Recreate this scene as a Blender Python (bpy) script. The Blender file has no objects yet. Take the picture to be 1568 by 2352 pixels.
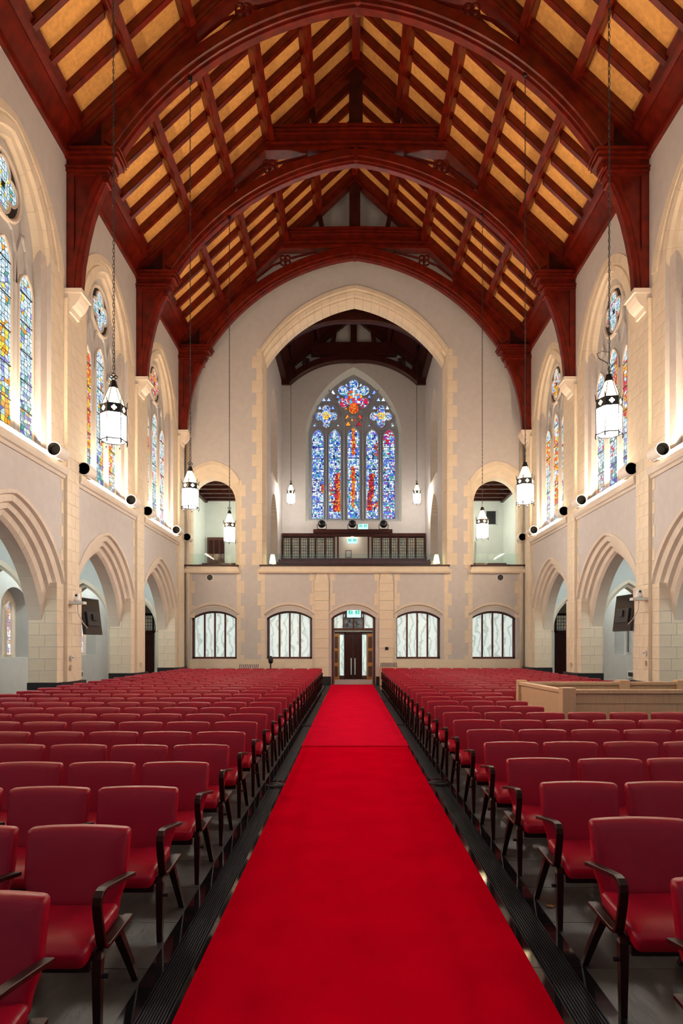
import bpy, bmesh, math, random
from mathutils import Vector

random.seed(7)
sc = bpy.context.scene
C = sc.collection
PI = math.pi

# ------------------------------------------------------------------ camera
FPX = 1500.0                      # focal length in pixels of the 1568 x 2352 frame
cam_d = bpy.data.cameras.new('camera')
cam = bpy.data.objects.new('camera', cam_d)
C.objects.link(cam)
cam.location = (-0.2, 0.0, 1.8)
cam.rotation_euler = (PI / 2, 0, 0)
cam_d.sensor_fit = 'VERTICAL'
cam_d.sensor_height = 36.0
cam_d.lens = FPX / 2352.0 * 36.0
cam_d.shift_x = (784 - 804) / 2352.0
cam_d.shift_y = (1482 - 1176) / 2352.0
cam_d.clip_start = 0.05
cam_d.clip_end = 200
sc.camera = cam

# ------------------------------------------------------------------ world, exposure
w = bpy.data.worlds.new('world')
sc.world = w
w.use_nodes = True
w.node_tree.nodes['Background'].inputs[0].default_value = (0.80, 0.86, 1.0, 1)
w.node_tree.nodes['Background'].inputs[1].default_value = 0.14
sc.view_settings.view_transform = 'Standard'
sc.view_settings.look = 'None'
sc.view_settings.exposure = 1.1
sc.view_settings.gamma = 1.0
sc.view_settings.use_curve_mapping = False

LED_POWER = 260.0
LANTERN_POWER = 38.0
AISLE_POWER = 46.0

# ------------------------------------------------------------------ materials
def newmat(name):
    m = bpy.data.materials.new(name)
    m.use_nodes = True
    return m, m.node_tree, m.node_tree.nodes['Principled BSDF']

def mat(name, col, rough=0.6, var=0.0, scale=3.0, bump=0.0, bscale=60.0, metal=0.0, spec=0.5,
        coat=0.0, stretch=None, sheen=0.0, col2=None):
    m, nt, b = newmat(name)
    b.inputs['Base Color'].default_value = (*col, 1)
    b.inputs['Roughness'].default_value = rough
    b.inputs['Metallic'].default_value = metal
    b.inputs['Specular IOR Level'].default_value = spec
    b.inputs['Coat Weight'].default_value = coat
    b.inputs['Coat Roughness'].default_value = 0.12
    b.inputs['Sheen Weight'].default_value = sheen
    tc = nt.nodes.new('ShaderNodeTexCoord')
    mp = nt.nodes.new('ShaderNodeMapping')
    nt.links.new(tc.outputs['Object'], mp.inputs[0])
    if stretch:
        mp.inputs['Scale'].default_value = stretch
    if var > 0:
        n = nt.nodes.new('ShaderNodeTexNoise')
        n.inputs['Scale'].default_value = scale
        n.inputs['Detail'].default_value = 6
        nt.links.new(mp.outputs[0], n.inputs['Vector'])
        r = nt.nodes.new('ShaderNodeValToRGB')
        c2 = col2 or tuple(c * (1 - var) for c in col)
        c1 = tuple(min(1, c * (1 + var * 0.5)) for c in col)
        r.color_ramp.elements[0].position = 0.3
        r.color_ramp.elements[1].position = 0.7
        r.color_ramp.elements[0].color = (*c2, 1)
        r.color_ramp.elements[1].color = (*c1, 1)
        nt.links.new(n.outputs[0], r.inputs[0])
        nt.links.new(r.outputs[0], b.inputs['Base Color'])
    if bump > 0:
        n2 = nt.nodes.new('ShaderNodeTexNoise')
        n2.inputs['Scale'].default_value = bscale
        n2.inputs['Detail'].default_value = 4
        nt.links.new(mp.outputs[0], n2.inputs['Vector'])
        bp = nt.nodes.new('ShaderNodeBump')
        bp.inputs['Strength'].default_value = bump
        bp.inputs['Distance'].default_value = 0.02
        nt.links.new(n2.outputs[0], bp.inputs['Height'])
        nt.links.new(bp.outputs[0], b.inputs['Normal'])
    return m

def emat(name, col, strength):
    m, nt, b = newmat(name)
    b.inputs['Base Color'].default_value = (*col, 1)
    b.inputs['Emission Color'].default_value = (*col, 1)
    b.inputs['Emission Strength'].default_value = strength
    b.inputs['Roughness'].default_value = 0.4
    return m

M = {}
M['stucco'] = mat('stucco', (0.61, 0.575, 0.56), 0.9, 0.05, 4, 0.35, 90)
M['stone'] = mat('limestone', (0.79, 0.68, 0.53), 0.8, 0.08, 2.5, 0.05, 60)
M['trim'] = mat('carved_limestone', (0.72, 0.63, 0.53), 0.75, 0.06, 2.0, 0.04, 60)
M['tracery'] = mat('grey_tracery_stone', (0.56, 0.55, 0.54), 0.75, 0.12, 3, 0.1, 50)
M['plaster'] = mat('rough_plaster', (0.60, 0.54, 0.50), 0.9, 0.06, 8, 0.8, 40)
M['white'] = mat('white_plaster', (0.70, 0.72, 0.66), 0.85, 0.04, 2, 0.05, 80)
M['aisle'] = mat('aisle_plaster', (0.54, 0.56, 0.57), 0.9, 0.05, 3, 0.15, 80)
M['wood'] = mat('mahogany', (0.135, 0.008, 0.0025), 0.30, 0.5, 3, 0.02, 30, stretch=(1.2, 1.2, 1.2), spec=0.34)
M['wood_d'] = mat('dark_oak', (0.045, 0.008, 0.005), 0.4, 0.4, 4, 0.02, 30, spec=0.25)
M['panel'] = mat('cork_board', (0.76, 0.38, 0.105), 0.95, 0.16, 9.0, 0.3, 60)
M['leather'] = mat('red_leather', (0.33, 0.002, 0.020), 0.36, 0.06, 20, 0.06, 260, spec=0.32)
M['chairwood'] = mat('chair_wood', (0.022, 0.004, 0.003), 0.42, 0.3, 10, 0.0, spec=0.25)
M['black'] = mat('black_metal', (0.006, 0.006, 0.008), 0.35)
M['blackpaint'] = mat('black_paint', (0.012, 0.012, 0.014), 0.45)
M['carpet'] = mat('red_carpet', (0.60, 0.0005, 0.016), 1.0, 0.10, 2.2, 0.4, 400, sheen=0.0, spec=0.0)
M['carpet2'] = mat('rose_red_carpet', (0.66, 0.006, 0.032), 1.0, 0.08, 2.2, 0.4, 400, spec=0.0)
M['backlit_tracery'] = mat('backlit_tracery_stone', (0.36, 0.38, 0.43), 0.75, 0.12, 3, 0.1, 50)  # darker copy of the tracery stone, backlit shade put into its colour
M['slate'] = mat('slate', (0.042, 0.043, 0.046), 0.40, 0.65, 4.5, 0.35, 11, stretch=(1, 0.4, 1))
M['granite'] = mat('black_granite', (0.010, 0.009, 0.011), 0.07, 0.3, 60)
M['grille'] = mat('grille_metal', (0.010, 0.011, 0.016), 0.5, spec=0.25)
M['oak'] = mat('light_oak', (0.66, 0.44, 0.27), 0.5, 0.12, 5, 0.03, 30, stretch=(10, 10, 0.7))
M['orange'] = mat('orange_oak', (0.50, 0.17, 0.025), 0.4, 0.3, 5, stretch=(6, 6, 0.8))
M['brown'] = mat('brown_frame', (0.10, 0.030, 0.014), 0.4, 0.3, 6)
M['steel'] = mat('steel', (0.6, 0.6, 0.6), 0.25, metal=1.0)
M['cream'] = mat('cream_paint', (0.82, 0.76, 0.68), 0.5)
M['plastic'] = mat('white_plastic', (0.75, 0.75, 0.74), 0.45)
M['matte'] = mat('matte_black', (0.004, 0.004, 0.004), 1.0, spec=0.0)
M['screen'] = mat('screen_glass', (0.008, 0.008, 0.01), 0.12)
M['lead'] = mat('lead', (0.012, 0.013, 0.016), 0.5)
M['chain'] = mat('iron_chain', (0.02, 0.018, 0.015), 0.5)
M['rug'] = mat('patterned_rug', (0.42, 0.20, 0.17), 0.95, 0.5, 12, col2=(0.18, 0.13, 0.14))
M['paper'] = mat('paper', (0.8, 0.8, 0.78), 0.8)
M['leaf'] = mat('dry_leaf', (0.25, 0.10, 0.03), 0.8, 0.3, 40)
M['led'] = emat('led', (1.0, 0.76, 0.52), LED_POWER)
M['lampglass'] = emat('lantern_glass', (1.0, 0.93, 0.82), LANTERN_POWER)
M['lampcone'] = emat('lantern_cone', (1.0, 0.78, 0.42), 4.0)
M['shade'] = emat('lamp_shade', (1.0, 0.88, 0.62), 1.0)
M['fill_glow'] = emat('fill_glow', (0.96, 1.0, 0.88), 6.0)  # glow of the added gallery fill panels, lent to the vestibule too
M['tube'] = emat('aisle_tube', (0.90, 1.0, 0.93), AISLE_POWER)
M['bulb'] = emat('bulb', (1.0, 0.95, 0.8), 20.0)
M['exit'] = emat('exit_face', (0.45, 0.80, 0.85), 0.45)
M['exitg'] = emat('exit_green', (0.005, 0.45, 0.32), 0.35)

def glass_mat():
    m, nt, b = newmat('stained_glass')
    a = nt.nodes.new('ShaderNodeAttribute')
    a.attribute_name = 'glass'
    nt.links.new(a.outputs['Color'], b.inputs['Emission Color'])
    b.inputs['Base Color'].default_value = (0.02, 0.02, 0.025, 1)
    b.inputs['Emission Strength'].default_value = 0.50
    b.inputs['Roughness'].default_value = 0.2
    return m
M['glass'] = glass_mat()

def etched_mat():
    """frosted, engraved pane with the lit narthex behind it"""
    m, nt, b = newmat('etched_glass')
    tc = nt.nodes.new('ShaderNodeTexCoord')
    wv = nt.nodes.new('ShaderNodeTexWave')
    wv.inputs['Scale'].default_value = 1.1
    wv.inputs['Distortion'].default_value = 9
    wv.inputs['Detail'].default_value = 3
    wv.inputs['Detail Scale'].default_value = 1.4
    nt.links.new(tc.outputs['Object'], wv.inputs['Vector'])
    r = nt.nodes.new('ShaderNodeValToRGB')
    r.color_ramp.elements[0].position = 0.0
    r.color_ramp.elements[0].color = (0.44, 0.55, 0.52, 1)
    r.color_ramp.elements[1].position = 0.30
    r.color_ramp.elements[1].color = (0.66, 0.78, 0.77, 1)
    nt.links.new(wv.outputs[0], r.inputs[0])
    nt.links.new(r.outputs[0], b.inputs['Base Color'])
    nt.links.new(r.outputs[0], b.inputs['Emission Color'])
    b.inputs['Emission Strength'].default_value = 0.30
    b.inputs['Roughness'].default_value = 0.10
    return m
M['etched'] = etched_mat()

def clear_mat(name, tint=(0.93, 1.0, 0.98), amount=0.05):
    m = bpy.data.materials.new(name)
    m.use_nodes = True
    nt = m.node_tree
    nt.nodes.clear()
    out = nt.nodes.new('ShaderNodeOutputMaterial')
    t = nt.nodes.new('ShaderNodeBsdfTransparent')
    t.inputs[0].default_value = (*tint, 1)
    g = nt.nodes.new('ShaderNodeBsdfGlossy')
    g.inputs['Roughness'].default_value = 0.03
    mx = nt.nodes.new('ShaderNodeMixShader')
    mx.inputs[0].default_value = amount
    nt.links.new(t.outputs[0], mx.inputs[1])
    nt.links.new(g.outputs[0], mx.inputs[2])
    nt.links.new(mx.outputs[0], out.inputs[0])
    return m
M['clear'] = clear_mat('clear_glass')

def leaded_mat():
    """leaded quarry glazing of the choir screen, a dim room behind it"""
    m, nt, b = newmat('leaded_panes')
    tc = nt.nodes.new('ShaderNodeTexCoord')
    mp = nt.nodes.new('ShaderNodeMapping')
    mp.inputs['Rotation'].default_value = (PI / 2, 0, 0)
    nt.links.new(tc.outputs['Object'], mp.inputs[0])
    br = nt.nodes.new('ShaderNodeTexBrick')
    br.offset = 0.0
    br.inputs['Color1'].default_value = (0.25, 0.21, 0.14, 1)
    br.inputs['Color2'].default_value = (0.16, 0.17, 0.14, 1)
    br.inputs['Mortar'].default_value = (0.01, 0.01, 0.01, 1)
    br.inputs['Scale'].default_value = 1.0
    br.inputs['Mortar Size'].default_value = 0.012
    br.inputs['Brick Width'].default_value = 0.12
    br.inputs['Row Height'].default_value = 0.16
    nt.links.new(mp.outputs[0], br.inputs['Vector'])
    nt.links.new(br.outputs[0], b.inputs['Base Color'])
    nt.links.new(br.outputs[0], b.inputs['Emission Color'])
    b.inputs['Emission Strength'].default_value = 0.22
    b.inputs['Roughness'].default_value = 0.12
    return m
M['leaded'] = leaded_mat()

# ------------------------------------------------------------------ mesh helpers
def link_mesh(name, me, parent=None):
    o = bpy.data.objects.new(name, me)
    C.objects.link(o)
    if parent is not None:
        o.parent = parent
    return o

class MB:
    def __init__(s):
        s.v = []; s.f = []
    def add(s, vs, fs):
        n = len(s.v)
        s.v += [tuple(p) for p in vs]
        s.f += [tuple(i + n for i in f) for f in fs]
        return s
    def hexa(s, p):
        return s.add(p, [(0, 3, 2, 1), (4, 5, 6, 7), (0, 1, 5, 4), (1, 2, 6, 5), (2, 3, 7, 6), (3, 0, 4, 7)])
    def box(s, x0, x1, y0, y1, z0, z1):
        return s.hexa([(x0, y0, z0), (x1, y0, z0), (x1, y1, z0), (x0, y1, z0),
                       (x0, y0, z1), (x1, y0, z1), (x1, y1, z1), (x0, y1, z1)])
    def mbox(s, mp, u0, u1, v0, v1, d0, d1):
        return s.hexa([mp(u0, v0, d0), mp(u1, v0, d0), mp(u1, v0, d1), mp(u0, v0, d1),
                       mp(u0, v1, d0), mp(u1, v1, d0), mp(u1, v1, d1), mp(u0, v1, d1)])
    def prism(s, mp, pts, d0, d1):
        n = len(pts)
        vs = [mp(u, v, d0) for u, v in pts] + [mp(u, v, d1) for u, v in pts]
        fs = [tuple(range(n - 1, -1, -1)), tuple(range(n, 2 * n))]
        fs += [(i, (i + 1) % n, n + (i + 1) % n, n + i) for i in range(n)]
        return s.add(vs, fs)
    def rings(s, rings, closed=False, caps=True):
        n = len(rings[0]); k = len(rings)
        vs = [p for r in rings for p in r]
        fs = []
        for j in range(k if closed else k - 1):
            a = j * n; b = ((j + 1) % k) * n
            for i in range(n):
                i2 = (i + 1) % n
                fs.append((a + i, a + i2, b + i2, b + i))
        if caps and not closed:
            fs.append(tuple(range(n - 1, -1, -1)))
            fs.append(tuple((k - 1) * n + i for i in range(n)))
        return s.add(vs, fs)
    def sweep(s, mp, pts, prof, closed=False):
        """planar sweep: pts (u,v), profile (n,d); n along the left-hand normal"""
        k = len(pts); rr = []
        for i in range(k):
            if closed:
                a = pts[i - 1]; b = pts[(i + 1) % k]
            else:
                a = pts[max(0, i - 1)]; b = pts[min(k - 1, i + 1)]
            tx, ty = b[0] - a[0], b[1] - a[1]
            l = math.hypot(tx, ty) or 1
            nx, ny = -ty / l, tx / l
            rr.append([mp(pts[i][0] + nx * q[0], pts[i][1] + ny * q[0], q[1]) for q in prof])
        return s.rings(rr, closed)
    def tube(s, pts, r, n=8, closed=False):
        pts = [Vector(p) for p in pts]
        k = len(pts); rr = []
        up = Vector((0.3, 0.2, 0.93))
        for i in range(k):
            if closed:
                t = pts[(i + 1) % k] - pts[i - 1]
            else:
                t = pts[min(k - 1, i + 1)] - pts[max(0, i - 1)]
            t.normalize()
            a = t.cross(up)
            if a.length < 1e-3:
                a = t.cross(Vector((1, 0, 0)))
            a.normalize(); b = t.cross(a)
            rad = r[i] if isinstance(r, (list, tuple)) else r
            rr.append([tuple(pts[i] + (a * math.cos(2 * PI * j / n) + b * math.sin(2 * PI * j / n)) * rad) for j in range(n)])
        return s.rings(rr, closed)
    def lathe(s, prof, n=12, origin=(0, 0, 0), axis='Z', closed=False):
        rr = []
        ox, oy, oz = origin
        for r, h in prof:
            ring = []
            for j in range(n):
                a = 2 * PI * j / n
                if axis == 'Z':
                    ring.append((ox + r * math.cos(a), oy + r * math.sin(a), oz + h))
                elif axis == 'Y':
                    ring.append((ox + r * math.cos(a), oy + h, oz + r * math.sin(a)))
                else:
                    ring.append((ox + h, oy + r * math.cos(a), oz + r * math.sin(a)))
            rr.append(ring)
        return s.rings(rr, closed)
    def mesh(s, name, m, smooth=False, recalc=True):
        me = bpy.data.meshes.new(name)
        me.from_pydata(s.v, [], s.f)
        if recalc:
            bm = bmesh.new(); bm.from_mesh(me)
            bmesh.ops.recalc_face_normals(bm, faces=bm.faces)
            bm.to_mesh(me); bm.free()
        if smooth:
            me.polygons.foreach_set('use_smooth', [True] * len(me.polygons))
        me.materials.append(m)
        return me
    def build(s, name, m, parent=None, smooth=False, recalc=True):
        return link_mesh(name, s.mesh(name, m, smooth, recalc), parent)

def smooth_by_angle(o, ang=40):
    me = o.data
    me.polygons.foreach_set('use_smooth', [True] * len(me.polygons))
    bm = bmesh.new(); bm.from_mesh(me)
    lim = math.radians(ang)
    for e in bm.edges:
        e.smooth = len(e.link_faces) == 2 and e.calc_face_angle(0) < lim
    bm.to_mesh(me); bm.free()
    return o

def tag(o, label=None, cat=None, group=None, kind=None):
    if label: o['label'] = label
    if cat: o['category'] = cat
    if group: o['group'] = group
    if kind: o['kind'] = kind
    return o

def thing(name, label, cat, loc=(0, 0, 0), rz=0, group=None):
    o = bpy.data.objects.new(name, None)
    o.empty_display_size = 0.1
    C.objects.link(o)
    o.location = loc
    o.rotation_euler = (0, 0, rz)
    return tag(o, label, cat, group)

def struct(o, label=None):
    o['kind'] = 'structure'
    if label: o['label'] = label
    return o

def sempty(name, label=None):
    o = bpy.data.objects.new(name, None)
    C.objects.link(o)
    return struct(o, label)

def copy_tree(o, parent=None, loc=None):
    c = o.copy()
    C.objects.link(c)
    if parent is not None: c.parent = parent
    if loc is not None: c.location = loc
    for ch in list(o.children):
        copy_tree(ch, c)
    return c

_boxes = {}
def shared_box(name, size, loc, m, parent, bevel=0.0):
    """box part sharing its mesh with every equal box"""
    key = (name, tuple(round(x, 3) for x in size), m.name)
    me = _boxes.get(key)
    if me is None:
        a, b, c = (x / 2 for x in size)
        mb = MB().box(-a, a, -b, b, -c, c)
        me = mb.mesh(name, m)
        if bevel:
            bm = bmesh.new(); bm.from_mesh(me)
            bmesh.ops.bevel(bm, geom=bm.edges[:], offset=bevel, segments=1, affect='EDGES')
            bm.to_mesh(me); bm.free()
        _boxes[key] = me
    o = link_mesh(name, me, parent)
    o.location = loc
    return o

class Arch:
    """two-centred arch: feet (+-half, zs), apex (0, za), each side an arc of the given sagitta"""
    def __init__(s, half, zs, za, sag):
        s.half, s.zs, s.za = half, zs, za
        ax, az = half, zs
        bx, bz = 0.0, za
        c = math.hypot(ax - bx, az - bz)
        s.R = (c * c / 4 + sag * sag) / (2 * sag)
        mx, mz = (ax + bx) / 2, (az + bz) / 2
        nx, nz = (za - zs) / c, half / c
        s.cx, s.cz = mx - nx * (s.R - sag), mz - nz * (s.R - sag)
        s.a0 = math.atan2(az - s.cz, ax - s.cx)
        s.a1 = math.atan2(bz - s.cz, bx - s.cx)
    def side(s, t):
        a = s.a0 + (s.a1 - s.a0) * t
        return s.cx + s.R * math.cos(a), s.cz + s.R * math.sin(a)
    def full(s, t):
        if t <= 0.5:
            u, v = s.side(2 * t)
            return -u, v
        return s.side(2 - 2 * t)
    def z(s, u):
        u = min(abs(u), s.half)
        return s.cz + math.sqrt(max(0, s.R ** 2 - (u - s.cx) ** 2))
    def outline(s, n=24, zb=None):
        p = [s.full(i / n) for i in range(n + 1)]
        if zb is not None:
            p = [(-s.half, zb)] + p + [(s.half, zb)]
        return p

def arch_stones(name, mp, uc, outer, inner, prof, n, m, parent, gap=0.0014, sub=3, t0=0.0, t1=1.0):
    out = []
    for i in range(n):
        a = t0 + (t1 - t0) * i / n + gap / 4
        b = t0 + (t1 - t0) * (i + 1) / n - gap / 4
        rr = []
        for j in range(sub + 1):
            t = a + (b - a) * j / sub
            ou, ov = outer.full(t); iu, iv = inner.full(t)
            rr.append([mp(uc + ou + (iu - ou) * q, ov + (iv - ov) * q, d) for q, d in prof])
        out.append(MB().rings(rr).build(name, m, parent))
    return out

def wall_cols(mb, mp, us, solids, d0, d1):
    us = sorted(set(round(u, 5) for u in us))
    e = 1e-4
    for a, b in zip(us[:-1], us[1:]):
        if b - a < 2e-4: continue
        A = solids(a + e); B = solids(b - e)
        for (l0, h0), (l1, h1) in zip(A, B):
            if h0 - l0 < 1e-3 and h1 - l1 < 1e-3: continue
            mb.hexa([mp(a, l0, d0), mp(b, l1, d0), mp(b, l1, d1), mp(a, l0, d1),
                     mp(a, h0, d0), mp(b, h1, d0), mp(b, h1, d1), mp(a, h0, d1)])
    return mb

def frange(a, b, step):
    n = max(1, int(math.ceil((b - a) / step)))
    return [a + (b - a) * i / n for i in range(n + 1)]

# ================================================================== the nave shell
W = 7.7            # half width of the nave between wall faces
YB = 29.7          # face of the rear wall
BAY = 5.63
TRUSS_Y = [0.57 + BAY * i for i in range(6)]          # 0.57 .. 28.72
BAYS = [0.57 + BAY * (i + 0.5) for i in range(5)]     # 3.39 .. 25.9
def mpL(u, v, d): return (-(W + d), u, v)
def mpR(u, v, d): return (W + d, u, v)
def mpB(u, v, d): return (u, YB + d, v)
def mpX(u, v, d): return (u, d, v)                    # frontal plane, depth along y

# floor
mb = MB().box(-11.2, 11.2, -3, 46, -0.3, -0.012)
floor = struct(mb.build('floor', M['slate']), 'dark grey slate floor of the nave')
XL0, XL1, XL2, XL3 = -1.32, -1.23, -1.075, -1.03      # left border: outer edge, grille, carpet side
XR3, XR2, XR1, XR0 = 0.80, 0.865, 1.035, 1.11
# slate tiles where the photograph shows them
for sgn, x_in in ((-1, XL0), (1, XR0)):
    for i in range(5):
        for j in range(19):
            xa = x_in + sgn * (0.61 * i + 0.305)
            shared_box('floor_tile', (0.604, 0.604, 0.02), (xa, 1.5 + 0.61 * j, -0.012 + 0.002 * random.random()), M['slate'], floor)
# polished black border stones and slotted heating grilles
FY0, FY1 = 1.2, 28.9
holes = {-1: (8.41, 14.7), 1: (8.54, 14.9)}
for sgn, (a, b, c, d) in ((-1, (XL0, XL1, XL2, XL3 + 0.12)), (1, (XR3 - 0.12, XR2, XR1, XR0))):
    n = int((FY1 - FY0) / 0.61)
    for j in range(n):
        y = FY0 + 0.305 + 0.61 * j
        shared_box('border_stone', (b - a, 0.605, 0.02), ((a + b) / 2, y, -0.008), M['granite'], floor)
        shared_box('border_stone', (d - c, 0.605, 0.02), ((c + d) / 2, y, -0.008), M['granite'], floor)
    segs, y = [], FY0
    for h in holes[sgn]:
        segs.append((y, h - 0.25)); y = h + 0.25
    segs += [(y, 20.8), (21.0, FY1)]
    prev = None
    for (ya, yb) in segs:
        tray = MB().box(b, c, ya, yb, -0.02, -0.011).build('grille_tray', M['black'], floor)
        rim = MB().box(b, b + 0.006, ya, yb, -0.011, 0.003).box(c - 0.006, c, ya, yb, -0.011, 0.003)
        rim.box(b, c, ya, ya + 0.008, -0.011, 0.003).box(b, c, yb - 0.008, yb, -0.011, 0.003)
        rim.build('grille_rim', M['grille'], tray)
        for k in range(9):
            x = b + 0.012 + (c - b - 0.024) * (k + 0.5) / 9
            shared_box('grille_slat', (0.0085, yb - ya - 0.02, 0.012), (x, (ya + yb) / 2, -0.003), M['grille'], tray)
        if prev:
            mid = (prev + ya) / 2
            shared_box('border_stone', (c - b, ya - prev, 0.018), ((b + c) / 2, mid, -0.008), M['granite'], floor)
            if mid < 18:
                fb = MB().lathe([(0.0, 0.0), (0.125, 0.0), (0.13, 0.006), (0.11, 0.012), (0.0, 0.012)], 28, ((b + c) / 2, mid, 0.0)).build('floor_box', M['grille'], floor)
                ribs = MB()
                for k in range(16):
                    an = 2 * PI * k / 16
                    cx, cy = (b + c) / 2, mid
                    ca, sa = math.cos(an), math.sin(an)
                    p = [(cx + ca * r + sa * q, cy + sa * r - ca * q) for r, q in ((0.03, -0.005), (0.105, -0.008), (0.105, 0.008), (0.03, 0.005))]
                    ribs.add([(x, y, 0.0115) for x, y in p] + [(x, y, 0.016) for x, y in p],
                             [(0, 1, 2, 3), (4, 5, 6, 7), (0, 1, 5, 4), (1, 2, 6, 5), (2, 3, 7, 6), (3, 0, 4, 7)])
                ribs.build('floor_box_rib', M['black'], fb)
        prev = yb

# ------------------------------------------------------------------ side walls
A_o = Arch(2.60, 3.40, 5.29, 0.42)
A_i = Arch(2.05, 2.40, 4.65, 0.40)
C_o = Arch(2.45, 11.50, 13.69, 0.50)
C_i = Arch(1.40, 11.20, 13.15, 0.36)
WTOP = 15.3
def side_solids(u):
    c = min(BAYS, key=lambda q: abs(q - u))
    x = abs(u - c)
    a = 0.0 if x < 2.05 else 3.4
    b = A_o.z(x) if x < 2.6 else 3.4
    e = 6.30 if x < 1.72 else 11.5
    f = C_o.z(x) if x < 2.45 else 11.5
    return [(0.0, a), (b, e), (f, WTOP)]
us = [0.57, YB]
for c in BAYS:
    for k in (2.05, 2.6, 1.72, 2.45):
        us += [c - k, c + k]
    us += frange(c - 2.6, c + 2.6, 0.16)
walls = {}
for side, mp, word in (('left', mpL, 'left'), ('right', mpR, 'right')):
    walls[side] = struct(wall_cols(MB(), mp, us, side_solids, 0, 0.72).build('wall_' + side, M['stucco']),
                         'plastered %s nave wall with arcade below and clerestory windows above' % word)

PROF_ARCADE = [(0, -0.03), (0.13, -0.03), (0.17, 0.05), (0.40, 0.07), (0.45, 0.16), (0.64, 0.18), (0.69, 0.27), (0.88, 0.30), (1, 0.38), (1, 0.73), (0, 0.73)]
PROF_CLERE = [(0, -0.03), (0.30, -0.03), (0.33, 0.05), (0.42, 0.05), (0.45, -0.005), (0.68, 0.01), (0.70, 0.10), (0.96, 0.12), (1, 0.28), (1, 0.62), (0, 0.62)]

def stone_course(name, mp, u0, u1, v0, v1, d0, d1, m, parent, joints=()):
    """one course of ashlar, split at the given joints"""
    g = 0.004
    cuts = [u0] + [j for j in joints if u0 + 0.08 < j < u1 - 0.08] + [u1]
    for a, b in zip(cuts[:-1], cuts[1:]):
        p0 = mp(a + g, v0 + g, d0); p1 = mp(b - g, v1 - g, d1)
        size = tuple(abs(p1[i] - p0[i]) for i in range(3))
        loc = tuple((p1[i] + p0[i]) / 2 for i in range(3))
        shared_box(name, size, loc, m, parent, 0.003)

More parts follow.
